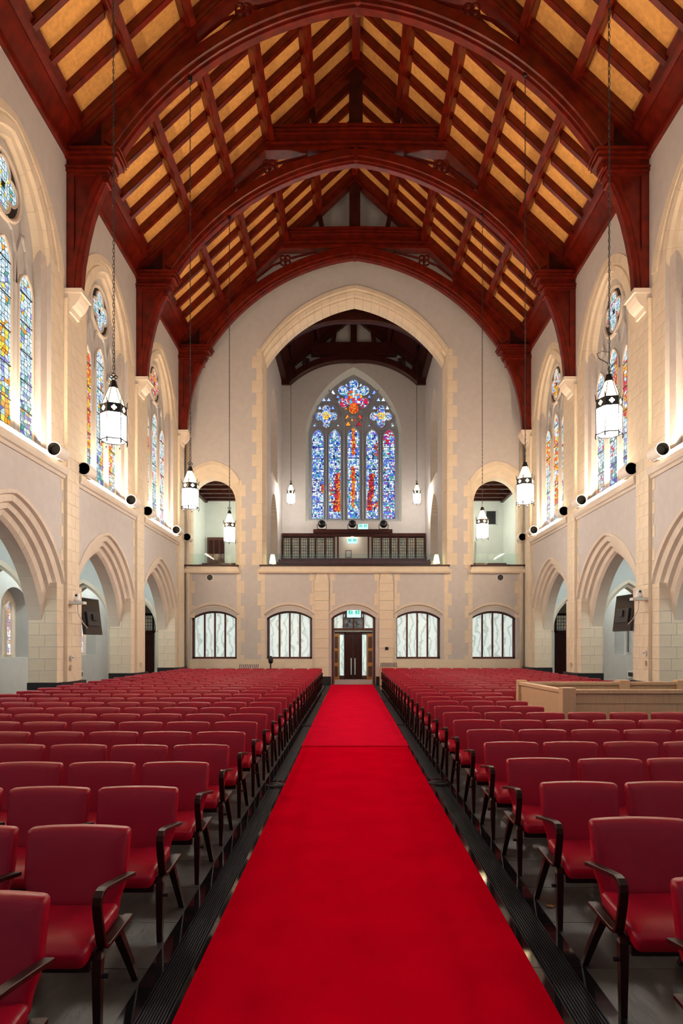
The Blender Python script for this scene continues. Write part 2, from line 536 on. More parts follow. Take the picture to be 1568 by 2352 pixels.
CH = 0.305
for side, mp in (('left', mpL), ('right', mpR)):
    wall = walls[side]
    sx = -1 if side == 'left' else 1
    tmpl = {}
    for bi, c in enumerate(BAYS):
        def place(key, maker):
            """first bay builds the meshes about u = 0, the others reuse them"""
            if key not in tmpl:
                tmpl[key] = maker()
                obs = tmpl[key]
            else:
                obs = [copy_tree(o, wall) for o in tmpl[key]]
            for o in obs:
                o.location = (0, c, 0)
        place('vous', lambda: arch_stones('arcade_voussoir', mp, 0, A_o, A_i, PROF_ARCADE, 16, M['trim'], wall))
        place('cvous', lambda: arch_stones('window_voussoir', mp, 0, C_o, C_i, PROF_CLERE, 14, M['stone'], wall))
        place('jamb', lambda: [MB().mbox(mp, s * 1.40, s * 1.72, 6.42, 11.5, 0.10, 0.62).build('window_jamb', M['plaster'], wall) for s in (-1, 1)])
        def ledge():
            pr = [(0.0, 6.15), (-0.05, 6.15), (-0.08, 6.22), (-0.13, 6.24), (-0.16, 6.32), (-0.16, 6.42), (0.0, 6.42)]
            rr = [[mp(u, z, d) for d, z in pr] for u in (-2.42, 2.42)]
            a = MB().rings(rr).build('window_ledge', M['trim'], wall)
            b = MB().mbox(mp, -1.72, 1.72, 6.28, 6.60, -0.03, 0.62).build('window_sill', M['trim'], wall)
            return [a, b]
        place('ledge', ledge)
        place('led', lambda: [MB().mbox(mp, -1.46, 1.46, 6.42, 6.45, -0.155, -0.115).build('light_strip', M['led'], wall)])
    # piers, pilasters
    for ti, ty in enumerate(TRUSS_Y):
        vis = ti in (3, 4, 5)
        u0 = 0.57 if ti == 0 else ty - 0.76
        if ti == 5:
            pass
        if not vis:
            MB().mbox(mp, max(u0, ty - 0.38), ty + 0.38, 0.0, 10.9, -0.10, 0.0).build('pilaster', M['stone'], wall)
            continue
        uR = min(ty + 0.38, YB)
        MB().mbox(mp, ty - 0.372, uR - 0.008, 0.0, 10.9, -0.095, 0.0).build('pilaster', M['stone'], wall)
        v = 0.84; k = 0
        while v < 10.85:
            v1 = min(v + CH, 10.9)
            if v < 3.35 < v1: v1 = 3.40
            ext = 0.10 if (3.5 < v < 6.1 and k % 2) else 0.0
            stone_course('pilaster_stone', mp, ty - 0.38, uR, v, v1, -0.105, -0.02, M['stone'], wall, (ty - 0.1 if k % 2 else ty + 0.14,))
            if 3.5 < v < 6.1:
                stone_course('quoin', mp, ty - 0.38 - 0.06 - ext, ty - 0.38, v, v1, -0.012, 0.0, M['stone'], wall)
                if uR < YB - 0.2:
                    stone_course('quoin', mp, uR, uR + 0.06 + 0.1 - ext, v, v1, -0.012, 0.0, M['stone'], wall)
            if v1 < 3.46:
                stone_course('pier_stone', mp, ty - 0.765, ty - 0.38, v, v1, -0.012, 0.0, M['stone'], wall)
                if ti < 5:
                    stone_course('pier_stone', mp, ty + 0.38, ty + 0.765, v, v1, -0.012, 0.0, M['stone'], wall)
                # the side of the pier that faces down the nave
                g = 0.004
                cut = 0.30 if k % 2 else 0.44
                for (da, db) in ((-0.012, cut), (cut, 0.72)):
                    p0 = mp(ty - 0.775, v + g, da + g); p1 = mp(ty - 0.75, v1 - g, db - g)
                    shared_box('jamb_stone', tuple(abs(p1[i] - p0[i]) for i in range(3)),
                               tuple((p1[i] + p0[i]) / 2 for i in range(3)), M['stone'], wall, 0.003)
            v = v1; k += 1
        v = 6.44; k = 0
        while v < 11.5:
            v1 = v + 0.3165
            if 1:
                for (ua, ub) in ((ty - BAY / 2 + 1.72, ty - 0.38), (uR, ty + BAY / 2 - 1.72)):
                    if ub > YB: continue
                    mid = (ua + ub) / 2
                    stone_course('surround_stone', mp, ua, ub, v, v1, -0.012, 0.0, M['stone'], wall, (mid + (0.16 if k % 2 else -0.16),))
            v = v1; k += 1
        # carved stone corbel under the timber bracket
        cb = MB()
        cb.mbox(mp, ty - 0.34, ty + 0.34, 11.06, 11.17, -0.46, 0.05)
        prof = [(0.0, 11.06), (-0.42, 11.06), (-0.40, 10.98), (-0.34, 10.86), (-0.26, 10.76), (-0.18, 10.70), (-0.15, 10.58), (0.0, 10.56)]
        cb.rings([[mp(ty + q, z, d) for d, z in prof] for q in (-0.28, 0.28)])
        cb.build('corbel', M['trim'], wall)
    # skirting round the piers
    bb = MB()
    for ti, ty in enumerate(TRUSS_Y):
        e = min(ty + 0.79, YB)
        s = max(0.57, ty - 0.79)
        bb.mbox(mp, s, e, 0.0, 0.84, -0.13, 0.75)
    struct(bb.build('baseboard_' + side, M['blackpaint']), 'black skirting round the %s piers' % side)
    # aisle behind the arcade
    XA = 10.6
    aw = MB()
    A_w = Arch(0.80, 3.15, 3.60, 0.12)
    def aisle_solids(u):
        c = min(BAYS, key=lambda q: abs(q - u)); x = abs(u - c)
        if x < 0.80: return [(0, 1.42), (A_w.z(x), 5.4)]
        return [(0, 1.42), (1.42, 5.4)]
    ua = [0.57, YB + 6]
    for c in BAYS: ua += [c - 0.80, c + 0.80] + frange(c - 0.80, c + 0.80, 0.1)
    mpA = (lambda u, v, d: (-(XA + d), u, v)) if side == 'left' else (lambda u, v, d: (XA + d, u, v))
    wall_cols(aw, mpA, ua, aisle_solids, 0, 0.5)
    aisle = struct(aw.build('wall_aisle_' + side, M['aisle']), 'cool grey outer wall of the %s aisle' % side)
    MB().mbox(mp, 0.57, YB + 6, 5.35, 5.5, 0.72, XA - W + 0.4).build('aisle_ceiling', M['aisle'], aisle)
    MB().mbox(mpA, 0.57, YB + 6, 0.0, 0.24, -0.03, 0.0).build('aisle_skirting', M['blackpaint'], aisle)
    T_o = Arch(1.0, 2.5, 4.1, 0.30)
    T_i = Arch(0.80, 2.3, 3.85, 0.27)
    uc = (W + 0.72 + XA) / 2
    for ti, ty in enumerate(TRUSS_Y):
        mpT = lambda u, v, d, ty=ty: (sx * (uc + u), ty + d, v)
        def tsol(u):
            x = abs(u)
            return [(T_o.z(x) if x < 1.0 else 0.0, 5.4)]
        hw = (XA - W - 0.72) / 2
        wall_cols(MB(), mpT, frange(-hw, hw, 0.08) + [-1.0, 1.0], tsol, -0.3, 0.3).build('transverse_arch', M['aisle'], aisle)
        arch_stones('transverse_voussoir', mpT, 0, T_o, T_i, [(0, -0.32), (0.5, -0.32), (0.6, -0.2), (1, -0.16), (1, 0.16), (0, 0.32)], 8, M['trim'], aisle)
        for s in (-1, 1):
            MB().add([], []).mbox(mpT, s * 0.80, s * 1.02, 0, 2.4, -0.2, 0.2).build('transverse_jamb', M['trim'], aisle)
    # bright tubular lights on the aisle ceiling
    for bi, c in enumerate(BAYS + [BAYS[-1] + BAY]):
        MB().mbox(mp, c - 0.6, c + 0.6, 5.27, 5.345, 1.6, 1.75).build('tube_light', M['tube'], aisle)
    # aisle windows
    for bi, c in enumerate(BAYS):
        pass

# end wall of each aisle: a dark door under a leaded transom
for k_, (side, sx) in enumerate((('left', -1), ('right', 1))):
    aw_ = bpy.data.objects['wall_aisle_' + side]
    def bxs(mb, x0, x1, *r):
        a, b = sorted((sx * x0, sx * x1)); return mb.box(a, b, *r)
    ew = MB(); bxs(ew, 8.4, 8.75, 30.7, 30.9, 0, 5.4); bxs(ew, 10.15, 10.7, 30.7, 30.9, 0, 5.4); bxs(ew, 8.75, 10.15, 30.7, 30.9, 3.3, 5.4)
    ew.build('end_wall', M['white'], aw_)
    df = MB()
    for x0, x1, z0, z1 in ((8.75, 8.83, 0, 3.3), (10.07, 10.15, 0, 3.3), (8.75, 10.15, 3.2, 3.3), (8.75, 10.15, 2.38, 2.5), (9.41, 9.49, 0, 3.3)):
        bxs(df, x0, x1, 30.66, 30.86, z0, z1)
    dd = struct(df.build('door_%d' % (5 + k_), M['wood_d']), 'dark door under a leaded transom at the end of the %s aisle' % side)
    for x0, x1 in ((8.83, 9.41), (9.49, 10.07)):
        bxs(MB(), x0, x1, 30.74, 30.77, 2.5, 3.2).build('leaded_pane', M['leaded'], dd)
        bxs(MB(), x0, x1, 30.72, 30.78, 0.02, 2.38).build('leaf', M['white'] if x0 < 9 else M['wood_d'], dd)

# ------------------------------------------------------------------ stained glass
def glass_grid(name, mp, u0, u1, lo, hi, nu, nv, colf, d, rnd, parent, lead=0.010, jit=0.30):
    v0 = min(lo(u0 + (u1 - u0) * i / 16) for i in range(17))
    v1 = max(hi(u0 + (u1 - u0) * i / 16) for i in range(17))
    du, dv = (u1 - u0) / nu, (v1 - v0) / nv
    P = {}
    for i in range(nu + 1):
        for j in range(nv + 1):
            ju = rnd.uniform(-jit, jit) * du if 0 < i < nu else 0
            jv = rnd.uniform(-jit, jit) * dv if 0 < j < nv else 0
            u = u0 + du * i + ju
            v = v0 + dv * j + jv
            P[i, j] = (u, max(lo(u), min(hi(u), v)))
    vs, fs, cols = [], [], []
    def piece(q):
        cu = sum(p[0] for p in q) / len(q); cv = sum(p[1] for p in q) / len(q)
        ar = 0
        for a, b in zip(q, q[1:] + q[:1]): ar += a[0] * b[1] - b[0] * a[1]
        if abs(ar) < du * dv * 0.22: return
        n0 = len(vs)
        for p in q:
            l = math.hypot(p[0] - cu, p[1] - cv) or 1
            k = max(0.3, 1 - lead / l)
            vs.append(mp(cu + (p[0] - cu) * k, cv + (p[1] - cv) * k, d))
        fs.append(tuple(range(n0, n0 + len(q))))
        cols.append(colf(cu, cv, rnd))
    for i in range(nu):
        for j in range(nv):
            q = [P[i, j], P[i + 1, j], P[i + 1, j + 1], P[i, j + 1]]
            if rnd.random() < 0.3:
                if rnd.random() < 0.5:
                    piece([q[0], q[1], q[2]]); piece([q[0], q[2], q[3]])
                else:
                    piece([q[0], q[1], q[3]]); piece([q[1], q[2], q[3]])
            else:
                piece(q)
    me = bpy.data.meshes.new(name)
    me.from_pydata(vs, [], fs)
    at = me.color_attributes.new('glass', 'FLOAT_COLOR', 'CORNER')
    k = 0
    for p, cpoly in zip(me.polygons, cols):
        for _ in range(p.loop_total):
            at.data[k].color = (*cpoly, 1); k += 1
    me.materials.append(M['glass'])
    o = link_mesh(name, me, parent)
    o['kind'] = 'stuff'
    return o

def lancet(u, half, zb, zs, za, sag=None, n=8):
    a = Arch(half, zs, za, sag or half * 0.22)
    return a, [(u - half, zb)] + [(u + p[0], p[1]) for p in a.outline(n * 2)] + [(u + half, zb)]

RING_N = [(-0.01, 0.0), (0.06, 0.0), (0.05, -0.03), (0.015, -0.045), (0.0, -0.03)]
RING = [(-0.02, 0.0), (0.055, 0.0), (0.05, -0.06), (0.01, -0.11), (-0.01, -0.06)]
def moulding(name, mp, pts, prof, m, parent, closed=True, d=0.0, flip=False):
    pr = [((-n if flip else n), dd + d) for n, dd in prof]
    return MB().sweep(mp, pts, pr, closed).build(name, m, parent)
def circle(u, v, r, n=20):
    return [(u + r * math.cos(2 * PI * i / n), v + r * math.sin(2 * PI * i / n)) for i in range(n)]

def pal_nave(seed):
    r0 = random.Random(seed)
    hot = r0.choice([((1.0, 0.55, 0.02), (0.9, 0.1, 0.02)), ((0.95, 0.8, 0.1), (0.9, 0.35, 0.02)), ((0.75, 0.05, 0.1), (0.95, 0.4, 0.05))])
    cen = [(r0.uniform(-1.3, 1.3), r0.uniform(7.0, 12.8), r0.uniform(0.25, 0.5), r0.uniform(0.4, 1.0)) for _ in range(5)]
    def f(u, v, rnd):
        for (cu, cv, ru, rv) in cen:
            if ((u - cu) / ru) ** 2 + ((v - cv) / rv) ** 2 < 1 and rnd.random() < 0.75:
                return rnd.choice(hot)
        x = rnd.random()
        if v < 7.6 and x < 0.55:
            return rnd.choice([(0.05, 0.25, 0.35), (0.08, 0.10, 0.5), (0.02, 0.35, 0.25), (0.35, 0.5, 0.6)])
        if x < 0.42: return (0.75, 0.88, 0.95)
        if x < 0.80: return (0.50, 0.74, 0.85)
        if x < 0.74: return (0.22, 0.55, 0.62)
        if x < 0.84: return (0.55, 0.75, 0.55)
        if x < 0.90: return (0.28, 0.30, 0.75)
        if x < 0.95: return (0.10, 0.40, 0.35)
        return rnd.choice(hot)
    return f

win_no = 0
def nave_window(side, c, seed, detailed):
    global win_no
    win_no += 1
    base = mpL if side == 'left' else mpR
    mp = lambda u, v, d: base(c + u, v, d - 0.17)
    rnd = random.Random(seed)
    pl = MB().prism(mp, [(-1.45, 6.42)] + [(p[0] * 1.04, p[1] + 0.04) for p in C_i.outline(24)] + [(1.45, 6.42)], 0.46, 0.60)
    wi = struct(pl.build('window_%d' % win_no, M['tracery']), 'three-light stained glass clerestory window with stone tracery')
    colf = pal_nave(seed)
    heads = []
    for u, zs, za in ((-1.01, 10.25, 10.68), (0.0, 10.55, 11.02), (1.01, 10.25, 10.68)):
        a, pts = lancet(u, 0.36, 6.62, zs, za)
        MB().prism(mp, pts, 0.452, 0.456).build('lead_came', M['lead'], wi)
        glass_grid('stained_glass', mp, u - 0.36, u + 0.36, lambda q: 6.62, lambda q, a=a, u=u: a.z(q - u), 5, 40, colf, 0.449, rnd, wi, 0.012)
        moulding('lancet_frame', mp, pts, RING_N, M['trim'], wi, True, 0.455, True)
        bars = MB()
        for z in frange(7.4, za - 0.5, 0.8):
            bars.mbox(mp, u - 0.36, u + 0.36, z - 0.012, z + 0.012, 0.435, 0.45)
        bars.build('saddle_bar', M['lead'], wi)
    # rose with four lobes
    rz, rr = 12.15, 0.62
    moulding('rose_ring', mp, circle(0, rz, rr + 0.1, 28), [(-0.07, 0), (0.06, 0), (0.04, -0.05), (0.0, -0.07), (-0.05, -0.05)], M['trim'], wi, True, 0.455)
    MB().prism(mp, circle(0, rz, rr + 0.05, 24), 0.4525, 0.456).build('lead_came', M['lead'], wi)
    for k in range(4):
        an = PI / 2 * k + PI / 2
        cu, cv = 0.33 * math.cos(an), rz + 0.33 * math.sin(an)
        glass_grid('stained_glass', mp, cu - 0.27, cu + 0.27, lambda q, cu=cu, cv=cv: cv - math.sqrt(max(0, 0.0729 - (q - cu) ** 2)),
                   lambda q, cu=cu, cv=cv: cv + math.sqrt(max(0, 0.0729 - (q - cu) ** 2)), 5, 6, colf, 0.449, rnd, wi, 0.012)
        pts = [(cu + 0.29 * math.cos(an + b), cv + 0.29 * math.sin(an + b)) for b in [(-2.0 + 4.0 * i / 14) for i in range(15)]]
        moulding('rose_foil', mp, pts, RING_N, M['trim'], wi, False, 0.455)
    # mouchettes between the lancet heads and the rose: curved stone bars
    for s in (-1, 1):
        moulding('tracery_bar', mp, [(s * 0.505, 10.2), (s * 0.50, 10.9), (s * 0.36, 11.35), (s * 0.10, 11.48)], [(-0.05, 0), (0.05, 0), (0.03, -0.05), (-0.03, -0.05)], M['tracery'], wi, False, 0.455)
        moulding('tracery_bar', mp, [(s * 0.505, 10.2), (s * 0.56, 10.95), (s * 0.80, 11.5), (s * 0.78, 12.2), (s * 0.55, 12.7)], [(-0.05, 0), (0.05, 0), (0.03, -0.05), (-0.03, -0.05)], M['tracery'], wi, False, 0.455)
        moulding('tracery_bar', mp, [(s * 1.01, 10.7), (s * 0.98, 11.2), (s * 0.80, 11.5)], [(-0.05, 0), (0.05, 0), (0.03, -0.05), (-0.03, -0.05)], M['tracery'], wi, False, 0.455)
        moulding('mullion', mp, [(s * 0.505, 6.42), (s * 0.505, 10.2)], [(-0.08, 0), (-0.05, -0.045), (0.0, -0.065), (0.05, -0.045), (0.08, 0)], M['tracery'], wi, False, 0.455)
    return wi
sd = 11
for bi, c in enumerate(BAYS):
    for side in ('left', 'right'):
        sd += 1
        nave_window(side, c, sd, bi in (2, 3, 4))

# aisle windows: small two-light leaded windows
for side, sx in (('left', -1), ('right', 1)):
    for bi, c in enumerate(BAYS):
        if bi < 1: continue
        win_no += 1
        mpA = (lambda u, v, d, c=c, sx=sx: (sx * (10.6 + d), c + u, v))
        lit = side == 'left'
        pl = MB().mbox(mpA, -0.84, 0.84, 1.40, 3.62, 0.40, 0.5)
        wi = struct(pl.build('window_%d' % win_no, M['tracery'] if not lit else M['trim']), 'two-light leaded window low in the %s aisle wall' % side)
        rnd = random.Random(100 + win_no)
        if lit:
            colf = lambda u, v, r: r.choice([(1.0, 1.0, 1.0), (1.0, 0.98, 0.95), (0.9, 0.95, 1.0), (0.6, 0.65, 0.75), (0.8, 0.35, 0.15), (0.45, 0.35, 0.6)])
        else:
            colf = lambda u, v, r: r.choice([(0.015, 0.02, 0.02), (0.02, 0.03, 0.03), (0.03, 0.035, 0.03)])
        for s in (-1, 1):
            a, pts = lancet(s * 0.29, 0.22, 1.50, 2.9, 3.2)
            MB().prism(mpA, pts, 0.392, 0.397).build('lead_came', M['lead'], wi)
            glass_grid('stained_glass', mpA, s * 0.29 - 0.22, s * 0.29 + 0.22, lambda q: 1.50, lambda q, a=a, s=s: a.z(q - s * 0.29), 4, 15, colf, 0.389, rnd, wi, 0.008)
            moulding('lancet_frame', mpA, pts, RING, M['trim'] if lit else M['tracery'], wi, True, 0.395, True)

# ================================================================== the timber roof
SL = 0.943                                   # roof slope
def z_under(x): return 14.85 + SL * (7.75 - abs(x))      # underside of the principal rafters
def z_roof(x): return z_under(x) + 0.62                  # face of the cork panels
deck = MB()
for s in (-1, 1):
    deck.prism(mpX, [(s * 7.9, z_roof(7.9) + 0.02), (0, z_roof(0) + 0.02), (0, z_roof(0) + 0.3), (s * 7.9, z_roof(7.9) + 0.3)], 0.3, YB + 0.6)
ceiling = struct(deck.build('ceiling', M['wood_d']), 'steep open timber roof with cork panels between red mahogany rafters')
PX = [7.45, 6.0, 4.6, 3.2, 1.75, 0.0]
nrm = math.hypot(1, SL)
def slope_box(mb, s, xa, xb, y0, y1, drop0, drop1):
    """a bar lying up the slope from |x| = xa to xb, hanging between drop0 and drop1 below the panels"""
    mb.hexa([(s * xa, y0, z_roof(xa) - drop1), (s * xb, y0, z_roof(xb) - drop1), (s * xb, y1, z_roof(xb) - drop1), (s * xa, y1, z_roof(xa) - drop1),
             (s * xa, y0, z_roof(xa) - drop0), (s * xb, y0, z_roof(xb) - drop0), (s * xb, y1, z_roof(xb) - drop0), (s * xa, y1, z_roof(xa) - drop0)])
RP = 0.885                                   # rafter pitch inside a bay
roff = [-2 * RP, -RP, 0, RP, 2 * RP]
edges = [-BAY / 2] + roff + [BAY / 2]
tm = {}
for bi, c in enumerate(BAYS):
    def rplace(key, maker):
        if key not in tm:
            tm[key] = maker(); obs = [tm[key]]
        else:
            o = tm[key].copy(); C.objects.link(o); obs = [o]
        obs[0].location = (0, c, 0)
    for s in (-1, 1):
        for i in range(5):
            xa, xb = PX[i], PX[i + 1]
            for j in range(6):
                ya, yb = edges[j], edges[j + 1]
                rplace(('p', s, i, j), lambda: (lambda m_: (slope_box(m_, s, xa, xb, ya + 0.01, yb - 0.01, -0.02, 0.0), m_)[1])(MB()).build('cork_panel', M['panel'], ceiling))
        for j, y in enumerate(roff):
            for i in range(5):
                rplace(('r', s, j, i), lambda: (lambda m_: (slope_box(m_, s, PX[i] - 0.05, PX[i + 1] + 0.05, y - 0.09, y + 0.09, 0.0, 0.26),
                                                        slope_box(m_, s, PX[i] - 0.05, PX[i + 1] + 0.05, y - 0.07, y + 0.07, 0.26, 0.30), m_)[2])(MB()).build('common_rafter', M['wood'], ceiling))
        for i in range(1, 5):
            x = PX[i]
            def purlin():
                mb = MB()
                a, b = -BAY / 2 + 0.1, BAY / 2 - 0.1
                # section in the (x, z) plane, hanging square to the slope
                sec = [(-0.13, 0.0), (-0.13, 0.27), (-0.10, 0.30), (-0.09, 0.40), (0.09, 0.40), (0.10, 0.30), (0.13, 0.27), (0.13, 0.0)]
                tx, tz = -1 / nrm, SL / nrm          # up the slope
                nx, nz = -SL / nrm, -1 / nrm         # into the room
                rr = []
                for y in (a, b):
                    rr.append([(s * (x + tx * p + nx * q), y, z_roof(x) + tz * p + nz * q) for p, q in sec])
                return mb.rings(rr).build('purlin', M['wood'], ceiling)
            rplace(('u', s, i), purlin)
        def cornice():
            pr = [(7.72, 14.66), (7.60, 14.66), (7.58, 14.74), (7.66, 14.78), (7.62, 14.90), (7.66, 14.95),
                  (7.40, 15.38), (7.36, 15.36), (7.28, 15.46), (7.33, 15.52), (7.27, 15.60), (7.33, 15.68), (7.25, 15.78), (7.33, 16.0), (7.9, 16.0), (7.9, 14.66)]
            return MB().rings([[(s * x, y, z) for x, z in pr] for y in (-BAY / 2, BAY / 2)]).build('wall_cornice', M['wood'], ceiling)
        rplace(('c', s), cornice)
    rplace('ridge', lambda: MB().box(-0.14, 0.14, -BAY / 2 + 0.1, BAY / 2 - 0.1, z_roof(0) - 0.45, z_roof(0)).build('ridge_beam', M['wood'], ceiling))

# ------------------------------------------------------------------ arched trusses
RIB = Arch(6.29, 14.86, 18.76, 0.81)
RIBP = [(0.0, -0.10), (0.07, -0.12), (0.08, -0.17), (0.20, -0.17), (0.22, -0.22), (0.50, -0.22), (0.52, -0.17),
        (0.52, 0.17), (0.50, 0.22), (0.22, 0.22), (0.20, 0.17), (0.08, 0.17), (0.07, 0.12), (0.0, 0.10)]
BR = [(7.36, 11.18), (7.29, 11.96), (7.18, 12.57), (7.05, 13.12), (6.89, 13.6), (6.70, 14.02), (6.55, 14.30)]
def quatrefoil(mb, cx, cz, r, tr, y, rot=PI / 4):
    for k in range(4):
        an = rot + PI / 2 * k
        pts = [(cx + r * 0.55 * math.cos(an) + r * 0.5 * math.cos(2 * PI * i / 10), y, cz + r * 0.55 * math.sin(an) + r * 0.5 * math.sin(2 * PI * i / 10)) for i in range(10)]
        mb.tube(pts, tr, 5, True)
def make_truss():
    t = thing('roof_truss', 'mahogany arched roof truss', 'roof truss')
    for s in (-1, 1):
        rf = MB().prism(mpX, [(s * 7.78, z_under(7.78)), (0, z_under(0)), (0, z_under(0) + 0.66), (s * 7.78, z_under(7.78) + 0.66)], -0.20, 0.20).build('rafter', M['wood'], t)
        mo = MB()
        for dz0, dz1, hw in ((-0.02, 0.06, 0.225), (0.10, 0.15, 0.215), (0.30, 0.42, 0.24)):
            mo.prism(mpX, [(s * 7.78, z_under(7.78) + dz0), (0, z_under(0) + dz0), (0, z_under(0) + dz1), (s * 7.78, z_under(7.78) + dz1)], -hw, hw)
        mo.build('rafter_moulding', M['wood'], rf)
        pts = [RIB.side(i / 20) for i in range(21)]
        pts = [(s * u, v) for u, v in pts]
        o = MB().sweep(mpX, pts, [((n if s < 0 else -n), d) for n, d in RIBP]).build('arch_rib', M['wood'], t)
        smooth_by_angle(o, 20)
        # solid web between rib and rafter
        web = MB()
        for xa, xb in zip(frange(4.3, 6.8, 0.25)[:-1], frange(4.3, 6.8, 0.25)[1:]):
            f = lambda x: (RIB.z(x) + 0.45 if x < 6.29 else 14.86)
            lo_a, lo_b = min(f(xa), z_under(xa)), min(f(xb), z_under(xb))
            web.hexa([(s * xa, -0.12, lo_a), (s * xb, -0.12, lo_b), (s * xb, 0.12, lo_b), (s * xa, 0.12, lo_a),
                      (s * xa, -0.12, z_under(xa) + 0.05), (s * xb, -0.12, z_under(xb) + 0.05), (s * xb, 0.12, z_under(xb) + 0.05), (s * xa, 0.12, z_under(xa) + 0.05)])
        web.build('web_panel', M['wood'], t)
        MB().prism(mpX, [(s * 6.6, 14.87), (s * 7.78, 14.87), (s * 7.78, z_under(7.78) + 0.1), (s * 6.6, z_under(6.6) + 0.1)], 0.02, 0.12).build('gap_shade_board', M['wood_d'], t)  # added dark board stands in for the shade of an open gap
        # pierced tracery under the collar end
        tr = MB()
        quatrefoil(tr, s * 3.05, 18.72, 0.24, 0.045, 0)
        tr.tube([(s * 3.30, 0, 18.62), (s * 3.60, 0, 18.50), (s * 4.3, 0, 17.95)], 0.05, 6)
        tr.tube([(s * 2.80, 0, 18.82), (s * 2.5, 0, 18.90), (s * 1.7, 0, 19.10)], 0.05, 6)
        tr.build('tracery', M['wood'], t)
        hb = MB()
        for z0, z1, xt, hw in ((14.83, 14.88, 6.24, 0.37), (14.78, 14.83, 6.32, 0.30), (14.73, 14.78, 6.28, 0.34), (14.68, 14.73, 6.36, 0.27), (14.63, 14.68, 6.33, 0.30), (14.44, 14.63, 6.46, 0.19),
                               (14.39, 14.44, 6.52, 0.29), (14.35, 14.39, 6.60, 0.23), (14.31, 14.35, 6.57, 0.26), (14.24, 14.31, 6.64, 0.20)):
            a, b = sorted((s * xt, s * 7.78))
            hb.box(a, b, -hw, hw, z0, z1)
        a, b = sorted((s * 6.62, s * 6.95))
        hb.box(a, b, -0.16, 0.16, 14.06, 14.24)
        hb.build('hammer_beam', M['wood'], t)
        board = MB()
        for (xa, za), (xb, zb) in zip(BR[:-1], BR[1:]):
            board.hexa([(s * 7.78, -0.13, za), (s * (xa + 0.12), -0.13, za), (s * (xa + 0.12), 0.13, za), (s * 7.78, 0.13, za),
                        (s * 7.78, -0.13, zb), (s * (xb + 0.12), -0.13, zb), (s * (xb + 0.12), 0.13, zb), (s * 7.78, 0.13, zb)])
        board.build('bracket', M['wood'], t)
        o = MB().sweep(mpX, [(s * u, v) for u, v in BR], [((-n if s < 0 else n), d) for n, d in
                       [(0.0, -0.11), (-0.05, -0.13), (-0.06, -0.17), (-0.14, -0.17), (-0.15, -0.21), (-0.24, -0.21), (-0.24, 0.21), (-0.15, 0.21), (-0.14, 0.17), (-0.06, 0.17), (-0.05, 0.13), (0.0, 0.11)]]).build('bracket_rib', M['wood'], t)
        smooth_by_angle(o, 20)
        MB().box(min(s * 7.78, s * 7.5), max(s * 7.78, s * 7.5), -0.2, 0.2, 11.18, 14.24).build('wall_post', M['wood'], t)
        q = s * 1.40
        MB().prism(mpX, [(q - 0.1, 19.95), (q + 0.1, 19.95), (q + 0.1 + s * 0.20, z_under(1.5) + 0.2), (q - 0.1 + s * 0.20, z_under(1.5) + 0.2)], -0.12, 0.12).build('queen_post', M['wood_d'], t)
    co = MB()
    for z0, z1, hl, hw in ((19.13, 19.26, 3.22, 0.22), (19.26, 19.38, 3.16, 0.17), (19.38, 19.43, 3.18, 0.25), (19.43, 19.70, 3.10, 0.17), (19.70, 19.75, 3.12, 0.24), (19.75, 19.80, 3.10, 0.20), (19.80, 19.85, 3.10, 0.28), (19.85, 19.90, 3.08, 0.23), (19.90, 19.98, 3.04, 0.31)):
        co.prism(mpX, [(-hl, z0), (0, z0 + 0.06), (hl, z0), (hl, z1), (0, z1 + 0.06), (-hl, z1)], -hw, hw)
    co.build('collar_beam', M['wood'], t)
    MB().prism(mpX, [(-0.07, 18.80), (0.0, 18.78), (0.07, 18.80), (0.07, 19.3), (-0.07, 19.3)], -0.21, 0.21).build('apex_key', M['wood'], t)
    MB().box(-0.24, 0.24, -0.15, 0.15, 19.9, 22.3).build('king_post', M['wood_d'], t)
    return t
TL = ['mahogany arched roof truss above the chancel step behind the lens', 'mahogany arched roof truss over the nearest chairs',
      'mahogany roof truss carrying the two largest lanterns', 'large arched mahogany truss spanning the top of the picture',
      'middle arched mahogany truss with its full collar beam in view', 'farthest arched mahogany truss, right before the plaster gable wall']
truss0 = make_truss()
for i, ty in enumerate(TRUSS_Y):
    t = truss0 if i == 0 else copy_tree(truss0)
    t.location = (0, ty, 0)
    tag(t, TL[i], 'roof truss', 'arched nave trusses')

# ================================================================== rear wall
G_o = Arch(4.25, 15.30, 18.18, 0.55)      # great arch
G_i = Arch(4.08, 14.70, 17.50, 0.52)
S_o = Arch(1.24, 9.30, 10.18, 0.20)       # gallery arches
S_i = Arch(1.01, 8.46, 9.47, 0.26)
SX = 6.48
WC = [-6.40, -2.97, 2.87, 6.32]
WA = Arch(1.035, 3.04, 3.36, 0.09)
DA = Arch(1.00, 3.06, 3.40, 0.09)
DX = -0.05
LEDGE = 5.08
def gable(u): return z_roof(u) + 0.02
def back_solids(u):
    top = gable(u) if abs(u) < 7.75 else gable(7.75)
    a0, a1 = 0.0, 0.0        # lower opening
    for c in WC:
        if abs(u - c) < 1.035: a0, a1 = 1.18, WA.z(u - c)
    if abs(u - DX) < 1.0: a0, a1 = 0.0, DA.z(u - DX)
    b0 = b1 = LEDGE
    if abs(u) < 4.25: b1 = G_o.z(u)
    for s in (-1, 1):
        if abs(u - s * SX) < 1.24: b1 = S_o.z(u - s * SX)
    if a1 == 0.0: a0 = a1 = 0.5
    return [(0, a0), (a1, b0), (b1, top)]
ub = [-8.4, 8.4, 0, DX]
for c in WC: ub += [c - 1.035, c + 1.035] + frange(c - 1.035, c + 1.035, 0.1)
ub += [DX - 1.0, DX + 1.0] + frange(DX - 1, DX + 1, 0.1) + frange(-4.25, 4.25, 0.1)
for s in (-1, 1): ub += frange(s * SX - 1.24, s * SX + 1.24, 0.08)
